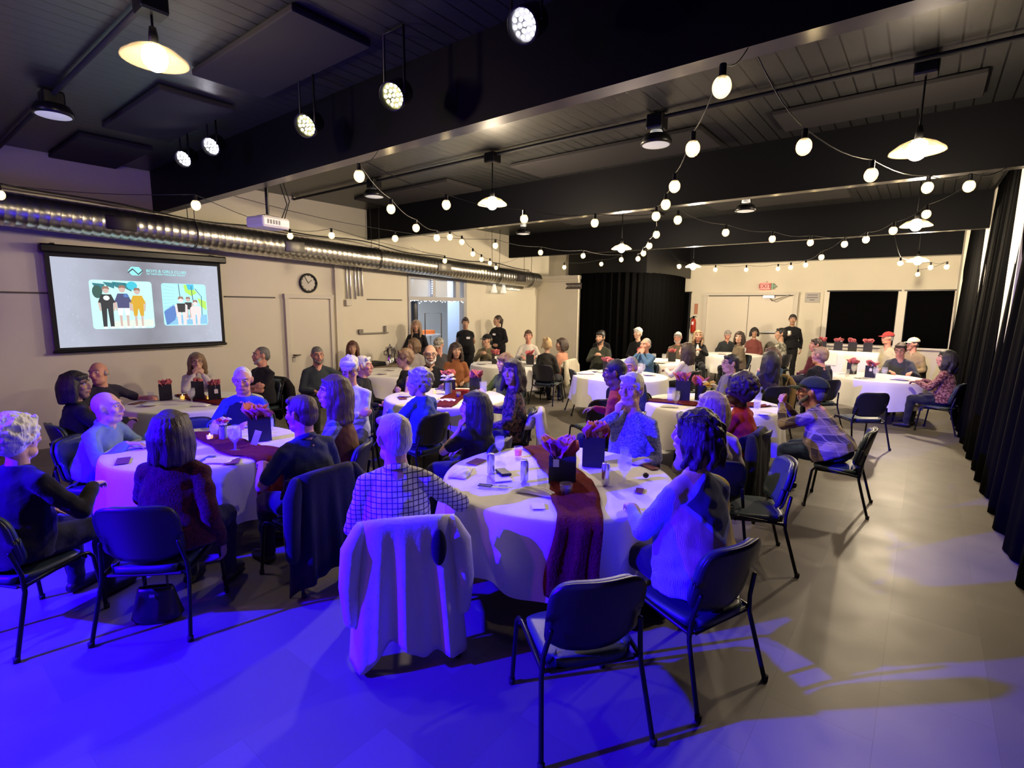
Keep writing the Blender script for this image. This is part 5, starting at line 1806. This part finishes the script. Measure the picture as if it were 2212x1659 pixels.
    # legs
    if stand:
        for q in (-1, 1):
            hp_, kn, an = P + X * q * .09 - Z * .02, np.array((q * .10, .02, hip * .53)), np.array((q * .11, -.01, .07))
            body.tube([hp_, kn, an], [.07, .048, .035], 10)
            trou.tube([hp_, (hp_ + kn) / 2, kn, an + Z * .0], [.098 * w, .088 * w, .070, .058], 12)
    else:
        for q in (-1, 1):
            fl = (x * 3 + q) % 1 * .06
            hp_, kn, an = P + X * q * .085 - Y * .02, np.array((q * .13, .43, .505)), np.array((q * .13, .40 + fl, .085))
            body.tube([hp_, kn, an], [.065, .048, .036], 10)
            trou.tube([hp_, (hp_ + kn) / 2, kn], [.090 * (.7 + .3 * w), .088 * (.7 + .3 * w), .070], 12)
            trou.tube([kn, (kn + an) / 2, an], [.068, .060, .050], 12)
    trou.ell(P - Y * .01, (.155 * w, .118 * w, .10), 14, 10)
    obj = body.build('person', skin(SK[sk]), None, (ox, oy, 0), body_rz)
    tag(obj, desc, 'person', None)
    JOBS.append((obj, vox, 3, None))
    tm = top if not isinstance(top, tuple) else cloth(top)
    pm = pants if not isinstance(pants, tuple) else cloth(pants)
    nm = {'m': 'shirt', 'f': 'top'}[sex]
    so = shirt.build(nm, tm, obj)
    JOBS.append((so, max(vox * 1.3, .0085), 4, ('wr', .0045 if dist < 7 else .003, rnd.uniform(0, 6))))
    to = trou.build('trousers', pm, obj)
    JOBS.append((to, max(vox * 1.5, .012), 3, ('wr', .004, rnd.uniform(0, 6))))
    if vest is not None:
        vb_ = MB()
        vb_.tube([Sp(-.05), Sp(-.045), Sp(.03), Sp(.18) + fwd * belly, Sp(.32), Sp(.41), Sp(.46)], [(.13 * w, .1 * w), (.19 * w, .152 * w), (.197 * w * tb, .158 * w), (.174 * w * tb, .142 * w), (.183 * tb * (.6 + .4 * w), .137 * (.7 + .3 * w)), (.160 * tb, .116), (.095, .090)], 18, side=X, round_ends=False)
        JOBS.append((vb_.build('vest', vest, obj), max(vox * 1.3, .0085), 4, ('wr', .004, 1.0)))
    if hair is not None:
        st, hc = hair[:2]
        hc = HC[hc] if isinstance(hc, str) else hc
        hair_build(hairm, st, H, R, hs_, rnd, hairL)
        ho = hairm.build('hair', m_hair(hc), obj)
        JOBS.append((ho, vox, 2, ('wr', .0022, 2.0)))
    else:
        hc = HC['grey']
    mt = sect(None, H, R, hs_)
    if beard:
        bc_ = HC[beard]
        bb = MB()
        bb.tube([mt((-.066, .02, -.035)), mt((-.052, .052, -.075)), mt((0, .076, -.108)), mt((.052, .052, -.075)), mt((.066, .02, -.035))], [.016 * hs_, .023 * hs_, .028 * hs_, .023 * hs_, .016 * hs_], 10)
        bb.tube([mt((-.03, .094, -.056)), mt((0, .104, -.048)), mt((.03, .094, -.056))], .009 * hs_, 8)
        JOBS.append((bb.build('beard', m_hair(bc_), obj), vox, 2, ('wr', .002, 3.0)))
    # face details (parts): eyes, brows, lips
    facing = 75 < (himg % 360) < 285
    if facing or dist < 4.5:
        eb = MB()
        for q in (-1, 1):
            eb.ell(mt((q * .033, .0775, .012)), np.array((.0135, .0120, .0075)) * hs_, 10, 8, R, mi=0)
            eb.ell(mt((q * .033, .0855, .012)), np.array((.0068, .0056, .0066)) * hs_, 8, 6, R, mi=1)
        eb.build('eyes', [M_eyew, M_iris], obj)
        bw = MB()
        for q in (-1, 1):
            bw.tube([mt((q * .016, .0935, .037)), mt((q * .036, .0905, .043)), mt((q * .056, .074, .037))], [.0045 * hs_, .005 * hs_, .003 * hs_], 6)
        bw.build('eyebrows', m_hair(tuple(c * .8 for c in hc)), obj)
        lp = MB()
        lp.tube([mt((-.025, .093, -.0615)), mt((0, .1055, -.058)), mt((.025, .093, -.0615))], [.0035 * hs_, .0058 * hs_, .0035 * hs_], 6)
        lp.tube([mt((-.022, .091, -.068)), mt((0, .100, -.070)), mt((.022, .091, -.068))], [.0035 * hs_, .0062 * hs_, .0035 * hs_], 6)
        sc_ = SK[sk]
        lp.build('lips', mat('lips_' + sk + sex, (sc_[0] * .80, sc_[1] * (.42 if not male else .6), sc_[2] * (.5 if not male else .65)), .4), obj)
    if glasses:
        make_glasses(H + R @ np.array((0, -.0 if glasses != 'up' else -.045, 0.0 if glasses != 'up' else .118)) * hs_, R @ (rotm(0, -28) if glasses == 'up' else np.eye(3)), hs_, obj, M_gl)
    if cap:
        make_cap(H, R, hs_ * (1.06 if hair else 1.0), cap[0], obj, cap[1] if len(cap) > 1 else 'baseball_cap', cap[2] if len(cap) > 2 else True)
    # shoes
    for q in (-1, 1):
        if stand:
            sh = MB().tube([(q * .115, -.055, .045), (q * .118, .05, .045), (q * .125, .155, .032)], [.040, .045, .036], 10)
        else:
            fl = (x * 3 + q) % 1 * .06
            sh = MB().tube([(q * .13, .37 + fl, .046), (q * .133, .46 + fl, .046), (q * .14, .565 + fl, .034)], [.040, .045, .036], 10)
        sh.build('shoe', M_shoe, obj)
    if collar and male and sleeve != 'vest' and dist < 9:
        cl = MB()
        pts = [N - U * .012 * ts + X * .070 * math.sin(t) + fwd * .068 * math.cos(t) - U * .022 * math.cos(t) for t in np.linspace(.35, 2 * PI - .35, 16)]
        cl.tube(pts, [(.010, .026)] * 16, 8, side=unit(np.cross(pts[1] - pts[0], U)))
        cl.build('collar', tm, obj)
    if seat and not stand:
        if chair_at is None:
            fx, fy = math.cos(math.radians(hd)), math.sin(math.radians(hd))
            kf = .055 - .16 * max(0, w - 1.12)
            chair_at = (ox + fx * kf, oy + fy * kf, hd)
        chair(chair_at[0], chair_at[1], chair_at[2], 'stacking chair under the ' + (chead or desc))
    info = dict(obj=obj, H=H, R=R, hs=hs_, Sp=Sp, P=P, U=U, fwd=fwd, W=ws, rz=body_rz, o=(ox, oy), N=N)
    PEOPLE.append(info)
    return info


def finish_people():
    for o, vox, it, _ in JOBS:
        r = o.modifiers.new('r', 'REMESH')
        r.mode = 'VOXEL'
        r.voxel_size = vox
        r.use_smooth_shade = True
        s = o.modifiers.new('s', 'SMOOTH')
        s.factor = .5
        s.iterations = it
    dg = bpy.context.evaluated_depsgraph_get()
    dg.update()
    out = []
    for o, vox, it, post in JOBS:
        out.append(bpy.data.meshes.new_from_object(o.evaluated_get(dg)))
    for (o, vox, it, post), me in zip(JOBS, out):
        old = o.data
        o.modifiers.clear()
        o.data = me
        me.name = o.name
        if not me.materials:
            for m in old.materials:
                me.materials.append(m)
        bpy.data.meshes.remove(old)
        n = len(me.vertices)
        if post and n:
            co = np.empty(n * 3, np.float32)
            no = np.empty(n * 3, np.float32)
            me.vertices.foreach_get('co', co)
            me.vertices.foreach_get('normal', no)
            co, no = co.reshape(-1, 3), no.reshape(-1, 3)
            ph = post[2]
            f = np.zeros(n, np.float32)
            for (kx, ky, kz, a) in ((23, 31, 47, .5), (-41, 27, 36, .4), (60, -33, 71, .25), (19, 55, -28, .35)):
                f += a * np.sin(co[:, 0] * kx + co[:, 1] * ky + co[:, 2] * kz + ph + a * 9 + .8 * np.sin(co[:, 2] * 18 + ph))
            co += no * (f * post[1])[:, None]
            me.vertices.foreach_set('co', co.ravel())
        me.polygons.foreach_set('use_smooth', [True] * len(me.polygons))
        me.update()
# ------------------------------------------------------------------ the guests
BK, NV, DG = (.010, .010, .012), (.018, .022, .05), (.045, .05, .055)
M_check1 = m_check('checked_shirt', (.70, .68, .64), (.045, .05, .10), .030, .17)
M_fleece = m_blotch('blue_fleece', (.30, .32, .38), (.10, .12, .20), 75, None, .95, 5, .5, 90)
M_floral = m_blotch('dark_floral', (.018, .017, .028), (.20, .10, .075), 26, (.05, .08, .13), .8, 7)
M_floral2 = m_blotch('red_floral', (.10, .025, .022), (.36, .17, .13), 30, (.02, .01, .012), .8, 8)
M_plaid1 = m_plaid('brown_plaid', (.055, .04, .075), (.36, .27, .19), (.62, .52, .42), .15)
M_plaid2 = m_plaid('blue_grey_plaid', (.07, .10, .17), (.30, .33, .36), (.02, .03, .06), .07)
M_camo = m_blotch('camo_cotton', (.12, .12, .085), (.42, .40, .32), 16, (.03, .035, .03), .85, 9)
M_fur = m_blotch('maroon_boucle', (.075, .006, .010), (.028, .003, .006), 70, None, .98, 4, .9, 110)
M_patch = m_patchwork('patchwork_knit')
M_blur = cloth((.04, .075, .42))
M_caps = {'camo': m_blotch('camo_cap', (.45, .42, .36), (.16, .15, .11), 28), 'green': cloth((.02, .032, .026)), 'black': cloth((.012, .012, .013)), 'red': cloth((.40, .05, .05)), 'pale': cloth((.62, .58, .48))}
JEANS = (.035, .055, .11)
C = person
# front left table
p1 = C(-4.21, .55, 1.19, 305, 322, 'woman with white curls in black jacket at the left edge', 'f', 'fair', ('curly', 'white'), (.009, .009, .011), w=1.12, hs=1.12, arms=('lap', 'table'), lean=8)
p2 = C(-5.5, 1.31, 1.10, 238, 246, 'bald man in blue button shirt smiling at the front left table', 'm', 'fair', None, (.16, .24, .36), arms=('table', 'table'), lean=16, w=1.08, pants=(.03, .03, .10))
p3 = C(-3.66, 1.19, 1.20, 333, 333, 'guest with dark hair in fuzzy maroon sweater, back turned', 'f', 'olive', ('long', 'dbrown'), M_fur, w=1.30, hs=1.06, hairL=.17, arms=('table', 'side'), lean=5, chair_at=(-3.66, 1.07, 135))
p4 = C(-3.52, 1.98, 1.21, 33, 50, 'man with cropped brown hair in navy shirt seen from behind', 'm', 'ruddy', ('short', 'brown'), (.020, .026, .075), sleeve='short', arms=('table', 'lap'), lean=8, w=1.06)
p5 = C(-3.88, 2.48, 1.27, 72, 94, 'woman with long brown hair in plaid sleeves and rust vest', 'f', 'fair', ('long', 'brown'), M_plaid2, hairL=.24, vest=cloth((.13, .055, .022)), arms=('table', 'lap'), lean=5, hs=1.12)
p6 = C(-5.62, 2.52, 1.20, 159, 172, 'white-haired man in dark vest and blue sleeves facing the camera', 'm', 'ruddy', ('thin', 'white'), (.05, .09, .36), vest=cloth((.014, .02, .028)), arms=('table', 'table'), lean=4, hp=8, w=1.12)
# table below the screen
p7 = C(-6.5, 1.32, 1.19, 285, 248, 'woman with dark bob in black top left of the bald man', 'f', 'olive', ('bob', 'black'), BK, hairL=.15, arms=('lap', 'table'), lean=2)
p8 = C(-7.9, 1.83, 1.14, 205, 148, 'balding man stretching his arm over the table below the screen', 'm', 'ruddy', ('fringe', 'grey'), (.030, .026, .045), sleeve='short', arms=({'w': (-.40, .36, .80), 'hint': (-.6, -.2, -.4)}, 'table'), lean=10, hr=8, w=1.1)
p9 = C(-8.3, 3.09, 1.15, 178, 182, 'woman with curly hair and glasses in white jacket, hands at mouth', 'f', 'fair', ('wavy', 'lbrown'), (.60, .55, .54), hairL=.16, arms=('face', 'face'), glasses=True, lean=10)
p10 = C(-7.91, 3.84, 1.22, 128, 104, 'balding man with crossed arms in black shirt beside the left door', 'm', 'ruddy', ('thin', 'dgrey'), (.014, .012, .018), sleeve='short', arms=('crossed', 'crossed'), beard='lgrey', lean=-4, w=1.12)
p11 = C(-7.52, 4.55, 1.20, 192, 196, 'man with dark glasses in charcoal sweater before the left door', 'm', 'ruddy', ('buzz', 'dgrey'), (.035, .045, .052), arms=({'w': (-.50, .22, .80), 'hint': (-.6, -.4, -.3)}, 'lap'), glasses=True, beard='dgrey', w=1.18)
# between
p12 = C(-8.7, 6.02, 1.17, 175, 178, 'woman with long dark auburn hair near the junction box', 'f', 'tan', ('long', 'auburn'), (.05, .02, .02), hairL=.22)
p13 = C(-5.05, 3.45, 1.28, 172, 168, 'white-haired man in pale blue shirt with arms crossed, looking down', 'm', 'ruddy', ('full', 'white'), (.56, .58, .66), arms=('crossed', 'crossed'), glasses=True, hp=20, lean=-2, hs=1.10)
p14 = C(-5.95, 4.28, 1.18, 250, 258, 'white-haired man in black jacket behind the man with crossed arms', 'm', 'ruddy', ('short', 'white'), BK, lean=4)
p15 = C(-5.98, 5.02, 1.22, 105, 102, 'woman with short brown hair in sleeveless black top, profile left', 'f', 'fair', ('puff', 'lbrown'), BK, sleeve='none', arms=('lap', 'crossed'), lean=0)
p16 = C(-8.17, 7.1, 1.20, 150, 105, 'woman with light brown bob in white top below the tall opening', 'f', 'tan', ('bob', 'lbrown'), (.62, .58, .50), hairL=.13)
p17 = C(-6.03, 5.58, 1.25, 186, 186, 'bald man with white beard and glasses in black shirt', 'm', 'fair', None, BK, beard='white', glasses=True, hp=8, w=1.1, arms=('table', 'table'), hs=1.16)
p18 = C(-7.64, 7.3, 1.22, 205, 160, 'man in camouflage cap and dark jacket looking down', 'm', 'ruddy', ('buzz', 'grey'), (.05, .045, .05), cap=(M_caps['camo'],), hp=22, w=1.15)
p19 = C(-6.61, 6.74, 1.20, 188, 192, 'woman with dark wavy hair in rust sweater', 'f', 'tan', ('wavy', 'dbrown'), (.26, .095, .035), hairL=.18, hs=1.15, arms=('lap', 'lap'))
# standing staff
s1 = C(-8.95, 7.87, 1.55, 170, 172, 'standing woman with long light brown hair in black by the opening', 'f', 'tan', ('long', 'sandy'), BK, stand=True, arms=('front', 'front'), pants=BK, hairL=.26)
s2 = C(-8.7, 9.2, 1.60, 178, 184, 'standing staff member with short dark hair in black tee with badge', 'f', 'tan', ('short', 'dbrown'), BK, sleeve='cap', stand=True, arms=('back', 'back'), pants=BK, hp=10, w=1.22)
s3 = C(-8.9, 10.65, 1.63, 158, 112, 'standing woman with dark ponytail in black with white badge', 'f', 'tan', ('pony', 'dbrown'), BK, stand=True, arms=('front', 'front'), pants=BK)
s4 = C(-2.9, 16.2, 1.72, 182, 180, 'standing man in black shirt holding a white cup at the back', 'm', 'tan', ('short', 'black'), BK, stand=True, pants=BK, arms=('side', {'w': (.10, .25, 1.28), 'hint': (.8, -.2, -1), 'd': (-.5, .5, .5), 'n': (-.6, -.3, .4), 'curl': .8}))
for q, off in ((s2, .075), (s3, -.06)):
    bp = q['Sp'](.335) + q['fwd'] * .160 + np.array((-off, 0, 0)) * 1
    MB().box(tuple(bp), (.085, .006, .05), bev=.004).build('name_badge', M_white, q['obj'])
hp_ = s4['W'][1] + np.array((-.035, .075, .055))
cr, sr_ = math.cos(s4['rz']), math.sin(s4['rz'])
hw = (s4['o'][0] + cr * hp_[0] - sr_ * hp_[1], s4['o'][1] + sr_ * hp_[0] + cr * hp_[1], hp_[2] - .05)
tag(MB().lathe([(.030, 0), (.042, .13), (.038, .13), (.027, .006)], (0, 0, 0), 16).build('paper_cup', M_china, None, hw), 'white paper cup held by the standing man in black at the back', 'cup')
# middle
p23 = C(-7.93, 9.1, 1.22, 165, 135, 'man in dark cap and olive shirt seated before the standing staff', 'm', 'tan', ('buzz', 'black'), (.13, .11, .065), cap=(M_caps['black'],), arms=('clasp', 'clasp'))
p24 = C(-7.62, 10.3, 1.28, 182, 176, 'man in white shirt seated in front of the white partition', 'm', 'ruddy', ('short', 'brown'), (.58, .54, .48), hs=1.2, arms=('table', 'table'))
p25 = C(-6.1, 8.91, 1.22, 335, 345, 'woman with blond updo in black coat, back turned', 'f', 'fair', ('updo', 'blond'), (.022, .020, .018), hs=1.12)
p26 = C(-6.4, 9.9, 1.16, 62, 98, 'woman with brown bob in peach top, profile to left', 'f', 'tan', ('bob', 'dbrown'), (.50, .24, .16), hairL=.10, hs=1.15)
p27 = C(-4.79, 5.9, 1.19, 140, 112, 'woman with fringe in green top behind the dark-haired smiling woman', 'f', 'fair', ('bangs', 'lbrown'), (.06, .09, .035), hairL=.16, glasses='up', arms=('lap', 'table'))
p28 = C(-3.60, 4.57, 1.27, 88, 145, 'smiling woman with dark wavy hair in dark floral shirt', 'f', 'fair', ('wavy', 'dbrown'), M_floral, hairL=.18, arms=('lap', 'table'), hs=1.15, sl=-3)
p29 = C(-4.35, 3.85, 1.15, 42, 78, 'grey-haired woman in bright blue top, profile to left', 'f', 'fair', ('puff', 'grey'), M_blur, arms=('table', 'table'), hs=1.22, lean=6)
p30 = C(-3.11, 3.4, 1.10, 62, 84, 'woman with long dark hair in black top resting chin on hand', 'f', 'fair', ('long', 'black'), (.010, .010, .016), sleeve='short', hairL=.27, hs=1.14, w=1.12, arms=('chin', 'lap'), lean=8)
p31 = C(-2.42, 1.94, 1.22, 0, 24, 'grey-haired man in checked shirt seated with back to the camera', 'm', 'fair', ('short', 'lgrey'), M_check1, glasses=True, w=1.12, hs=1.14, arms=('lap', {'w': (.26, .30, .81), 'hint': (.8, -.3, -.5), 'd': (-.2, .9, 0)}), chair_at=(-2.32, 1.93, 142), lean=6)
p32 = C(-2.70, 5.30, 1.27, 78, 86, 'man with shaved head in red hoodie, facing left', 'm', 'brown', ('buzz', 'black'), (.28, .022, .025), w=1.15, hs=1.18, hp=6, arms=('lap', 'table'), lean=9)
tag(MB().box((0, 0, 0), (.001, .001, .001)).build('x', M_white), None) if False else None
p33 = C(-3.09, 6.51, 1.20, 150, 152, 'balding man in navy shirt behind the red hoodie', 'm', 'ruddy', ('buzz', 'grey'), NV, hs=1.1)
p34 = C(-1.95, 4.15, 1.30, 165, 150, 'grey-haired man in speckled blue fleece with fist to his mouth', 'm', 'fair', ('short', 'lgrey'), M_fleece, hs=1.14, w=1.08, arms=('lap', 'chin'), lean=2)
# far middle
p35 = C(-5.8, 10.6, 1.31, 172, 152, 'man in dark green hoodie with clasped hands before the curved curtain', 'm', 'tan', ('short', 'black'), (.030, .034, .024), arms=('clasp', 'clasp'), w=1.15, hs=1.15, beard='black')
p36 = C(-6.95, 12.75, 1.25, 170, 130, 'man half hidden behind the dark green hoodie', 'm', 'tan', ('short', 'black'), BK)
p37 = C(-5.95, 12.9, 1.33, 165, 140, 'white-haired man in black against the curved curtain', 'm', 'fair', ('full', 'white'), BK, hs=1.12)
p38 = C(-4.63, 10.44, 1.22, 155, 142, 'man in blue shirt holding his hands before his face', 'm', 'ruddy', ('thin', 'grey'), (.07, .15, .28), arms=('face', 'face'), hs=1.15)
p39 = C(-4.9, 13.0, 1.26, 175, 165, 'bearded grey man in tan shirt beside the curtain edge', 'm', 'ruddy', ('short', 'grey'), (.14, .115, .08), beard='lgrey', hp=14, hs=1.12)
p40 = C(-3.54, 9.85, 1.20, 58, 70, 'woman with long dark brown hair in white sweater, turned away', 'f', 'fair', ('long', 'dbrown'), (.58, .54, .44), hairL=.22, hs=1.18, arms=('table', 'table'))
p41 = C(-4.66, 13.8, 1.29, 185, 185, 'long-haired woman in black cardigan over white before the fire extinguisher', 'f', 'ruddy', ('wavy', 'sandy'), BK, hairL=.24, arms=('clasp', 'clasp'), w=1.15, hs=1.15)
vv = MB().tube([p41['Sp'](.06) + p41['fwd'] * .10, p41['Sp'](.30) + p41['fwd'] * .135, p41['Sp'](.46) + p41['fwd'] * .06], [(.05, .05), (.05, .05), (.03, .04)], 10, side=(1, 0, 0))
vv.build('white_blouse', cloth((.75, .72, .66)), p41['obj'])
p42 = C(-4.6, 16.2, 1.22, 200, 205, 'grey-haired man in dark jacket bending over the far table', 'm', 'ruddy', ('short', 'grey'), (.03, .035, .04), hp=20, lean=14, hs=1.12)
p43 = C(-3.66, 13.9, 1.29, 118, 165, 'woman with dark hair in brown knit before the wide exit door', 'f', 'fair', ('long', 'dbrown'), (.13, .10, .065), hairL=.17, hs=1.15, w=1.15)
p44 = C(-3.86, 16.2, 1.33, 190, 188, 'woman with dark hair and glasses in maroon shawl at back', 'f', 'tan', ('bob', 'black'), (.17, .05, .045), hairL=.10, glasses=True, w=1.1, hs=1.1)
p45 = C(-2.98, 15.2, 1.36, 62, 108, 'man with cropped dark hair in camouflage shirt before the standing man', 'm', 'tan', ('short', 'black'), M_camo, hs=1.2)
p47 = C(-2.07, 9.94, 1.20, 150, 122, 'woman with light brown hair in denim jacket over pink top', 'f', 'fair', ('wavy', 'brown'), (.03, .06, .13), hairL=.20, hs=1.16, arms=('clasp', 'lap'))
v47 = MB().tube([p47['Sp'](.04) + p47['fwd'] * .095, p47['Sp'](.30) + p47['fwd'] * .135, p47['Sp'](.45) + p47['fwd'] * .06], [(.075, .05), (.075, .05), (.04, .04)], 12, side=(1, 0, 0))
v47.build('pink_blouse', cloth((.55, .40, .36)), p47['obj'])
p49 = C(-2.26, 8.2, 1.18, 122, 112, 'man with black hair and glasses in grey sweater, facing left', 'm', 'tan', ('short', 'black'), (.14, .13, .12), glasses=True, hs=1.12, w=1.1)
p50 = C(-1.86, 8.85, 1.20, 40, 48, 'woman with long black hair behind the man in grey sweater', 'f', 'tan', ('long', 'black'), (.06, .045, .03), hairL=.32, hs=1.15)
# right side
p51 = C(-1.37, 5.37, 1.21, 70, 80, 'woman with dark curly hair in red sweater, facing left', 'f', 'deep', ('afro', 'dbrown'), (.30, .012, .020), hs=1.22, w=1.12, arms=('table', 'table'))
p52 = C(-1.30, 4.25, 1.20, 12, 74, 'blond woman in cream top mostly hidden behind the patchwork sweater', 'f', 'fair', ('bob', 'blond'), (.55, .46, .32), hairL=.15, hs=1.05)
p53 = C(-.93, 2.80, 1.31, 46, 70, 'woman with brown bob in yellow and blue patchwork sweater', 'f', 'fair', ('tousled', 'dbrown'), M_patch, hairL=.13, glasses='up', hs=1.12, w=1.38, arms=('table', 'lap'), chair_at=(-.86, 2.72, 160), lean=5)
p54 = C(-.87, 6.22, 1.14, 72, 82, 'man in dark cap and brown plaid shirt leaning on the table', 'm', 'ruddy', ('buzz', 'dgrey'), M_plaid1, cap=(M_caps['green'],), w=1.36, hs=1.22, lean=27, beard='dgrey', chair_at=(-.55, 6.16, 181), arms=({'w': (-.07, .52, .98), 'hint': (-.5, .2, -1), 'd': (.4, .3, .8), 'n': (.6, -.5, 0), 'curl': .9}, {'w': (.07, .54, .96), 'hint': (.6, .2, -1), 'd': (-.5, .3, .8), 'n': (-.6, -.5, 0), 'curl': .9}), pants=JEANS)
p55 = C(-1.37, 10.27, 1.22, 45, 62, 'man with reddish grey hair in navy jacket behind the plaid shirt', 'm', 'ruddy', ('short', 'sandy'), (.014, .015, .035), hs=1.2, w=1.15)
p56 = C(-1.78, 12.6, 1.26, 60, 108, 'man with dark hair half hidden behind the reddish grey head', 'm', 'ruddy', ('short', 'dbrown'), (.10, .02, .02))
p57 = C(-.34, 12.9, 1.22, 186, 168, 'man with glasses in dark grey shirt looking down, right table', 'm', 'ruddy', ('short', 'dbrown'), (.06, .065, .08), glasses=True, hp=16, w=1.25, hs=1.18, arms=('table', 'table'))
p58 = C(-.67, 15.0, 1.36, 150, 120, 'man in red cap and pale shirt before the window blinds', 'm', 'ruddy', ('buzz', 'grey'), (.46, .42, .30), cap=(M_caps['red'],), hs=1.1, w=1.1)
p59 = C(-.18, 14.5, 1.27, 160, 128, 'man in pale cap behind the man in dark grey shirt', 'm', 'ruddy', ('buzz', 'dgrey'), (.24, .18, .12), cap=(M_caps['pale'],), hs=1.08)
p60 = C(.32, 11.16, 1.22, 78, 98, 'woman with dark hair in red floral blouse beside the right curtain', 'f', 'ruddy', ('wavy', 'black'), M_floral2, hairL=.20, w=1.1, hs=1.12, arms=('table', 'table'))
finish_people()


# ------------------------------------------------------------------ garments over chair backs
def jacket(x, y, ang, m, lab, zb=.14, wd=.27, seed=1, lining=None, sleeves=True):
    rnd = random.Random(seed)
    ph = [rnd.uniform(0, 6) for _ in range(5)]
    t = thing('jacket', lab, 'jacket', (x, y, 0), math.radians(ang - 90))

    def sh(u, v):
        q = u * 2 - 1
        if v < .18:
            s_ = v / .18
            yy, zz, ww = -.185 - .065 * s_, .66 + .205 * s_, wd * .92
        elif v < .26:
            s_ = (v - .18) / .08
            yy, zz, ww = -.25 - .065 * s_, .865 + .008 * math.sin(PI * s_) - .012 * s_, wd * .95
        else:
            s_ = (v - .26) / .74
            yy, zz, ww = -.315 - .04 * s_, .853 - (.853 - zb) * s_, wd * (.95 + .22 * s_)
            yy -= (.030 * math.sin(q * 9 + ph[0]) + .018 * math.sin(q * 17 + ph[1])) * s_
            zz += (.045 * math.sin(q * 4 + ph[2]) + .03 * math.sin(q * 7.5 + ph[3])) * s_
        zz -= .05 * abs(q) ** 5 * (1 if v > .1 else 0)
        yy += .10 * abs(q) ** 6
        return (q * ww, yy, zz)
    MB().grid(sh, 34, 30).build('jacket_body', m, t, solid=.014, offset=1)
    if sleeves:
        for q in (-1, 1):
            MB().tube([(q * wd * .86, -.25, .80), (q * wd * 1.03, -.27, .70), (q * wd * 1.10, -.28, .50), (q * wd * 1.06, -.26, .30)], [.045, .06, .055, .048], 12).build('sleeve', m, t)
    if lining:
        MB().ell((.165, -.335, .70), (.042, .022, .105), 14, 10).build('armhole', lining, t)
    return t


jacket(-2.32, 1.93, 142, cloth((.62, .60, .56)), 'pale jacket draped over the chair of the man in checked shirt', .10, .285, 3, cloth((.012, .012, .02)), True)
jacket(-3.49, 1.97, 183, cloth((.012, .013, .022)), 'dark jacket hung on the chair of the man in navy shirt', .10, .27, 4)
jacket(-1.42, 5.30, 182, cloth((.008, .008, .009)), 'long black coat hung on the chair of the woman in red sweater', .10, .27, 5)
jacket(-7.93, 3.87, 282, cloth((.014, .012, .012)), 'black coat on the chair of the balding man with crossed arms', .2, .26, 6)
jacket(-6.36, 9.86, 185, cloth((.60, .55, .44)), 'cream jacket hung on the chair of the woman in peach top', .3, .24, 7)
jacket(-2.05, 9.92, 252, cloth((.22, .14, .06)), 'tan jacket hung on the chair of the woman in denim', .2, .25, 8)
jacket(-3.55, 4.60, 216, cloth((.55, .52, .46)), 'small white jacket on the chair of the woman in floral shirt', .45, .23, 9, None, False)

# handbag on the floor under a front chair
hb = thing('handbag', 'dark glossy handbag on the floor under the maroon sweater chair', 'bag', (-3.66, 1.02, 0), math.radians(50))


def hbf(u, v):
    a = u * 2 * PI
    k = (1 - .35 * v) * (1 if v > .04 else .8)
    return (.15 * k * math.copysign(abs(math.cos(a)) ** .6, math.cos(a)), .075 * k * math.copysign(abs(math.sin(a)) ** .7, math.sin(a)) * (1 - .5 * v), .005 + .22 * v)


MB().grid(hbf, 41, 9).build('bag_body', MATS['black_leather'], hb, solid=.004)
MB().tube([(-.07, 0, .21), (-.06, .02, .29), (0, .025, .32), (.06, .02, .29), (.07, 0, .21)], .007, 8).build('strap', MATS['black_leather'], hb)
MB().box((0, -.05, .19), (.03, .012, .02)).build('clasp', M_steel, hb)
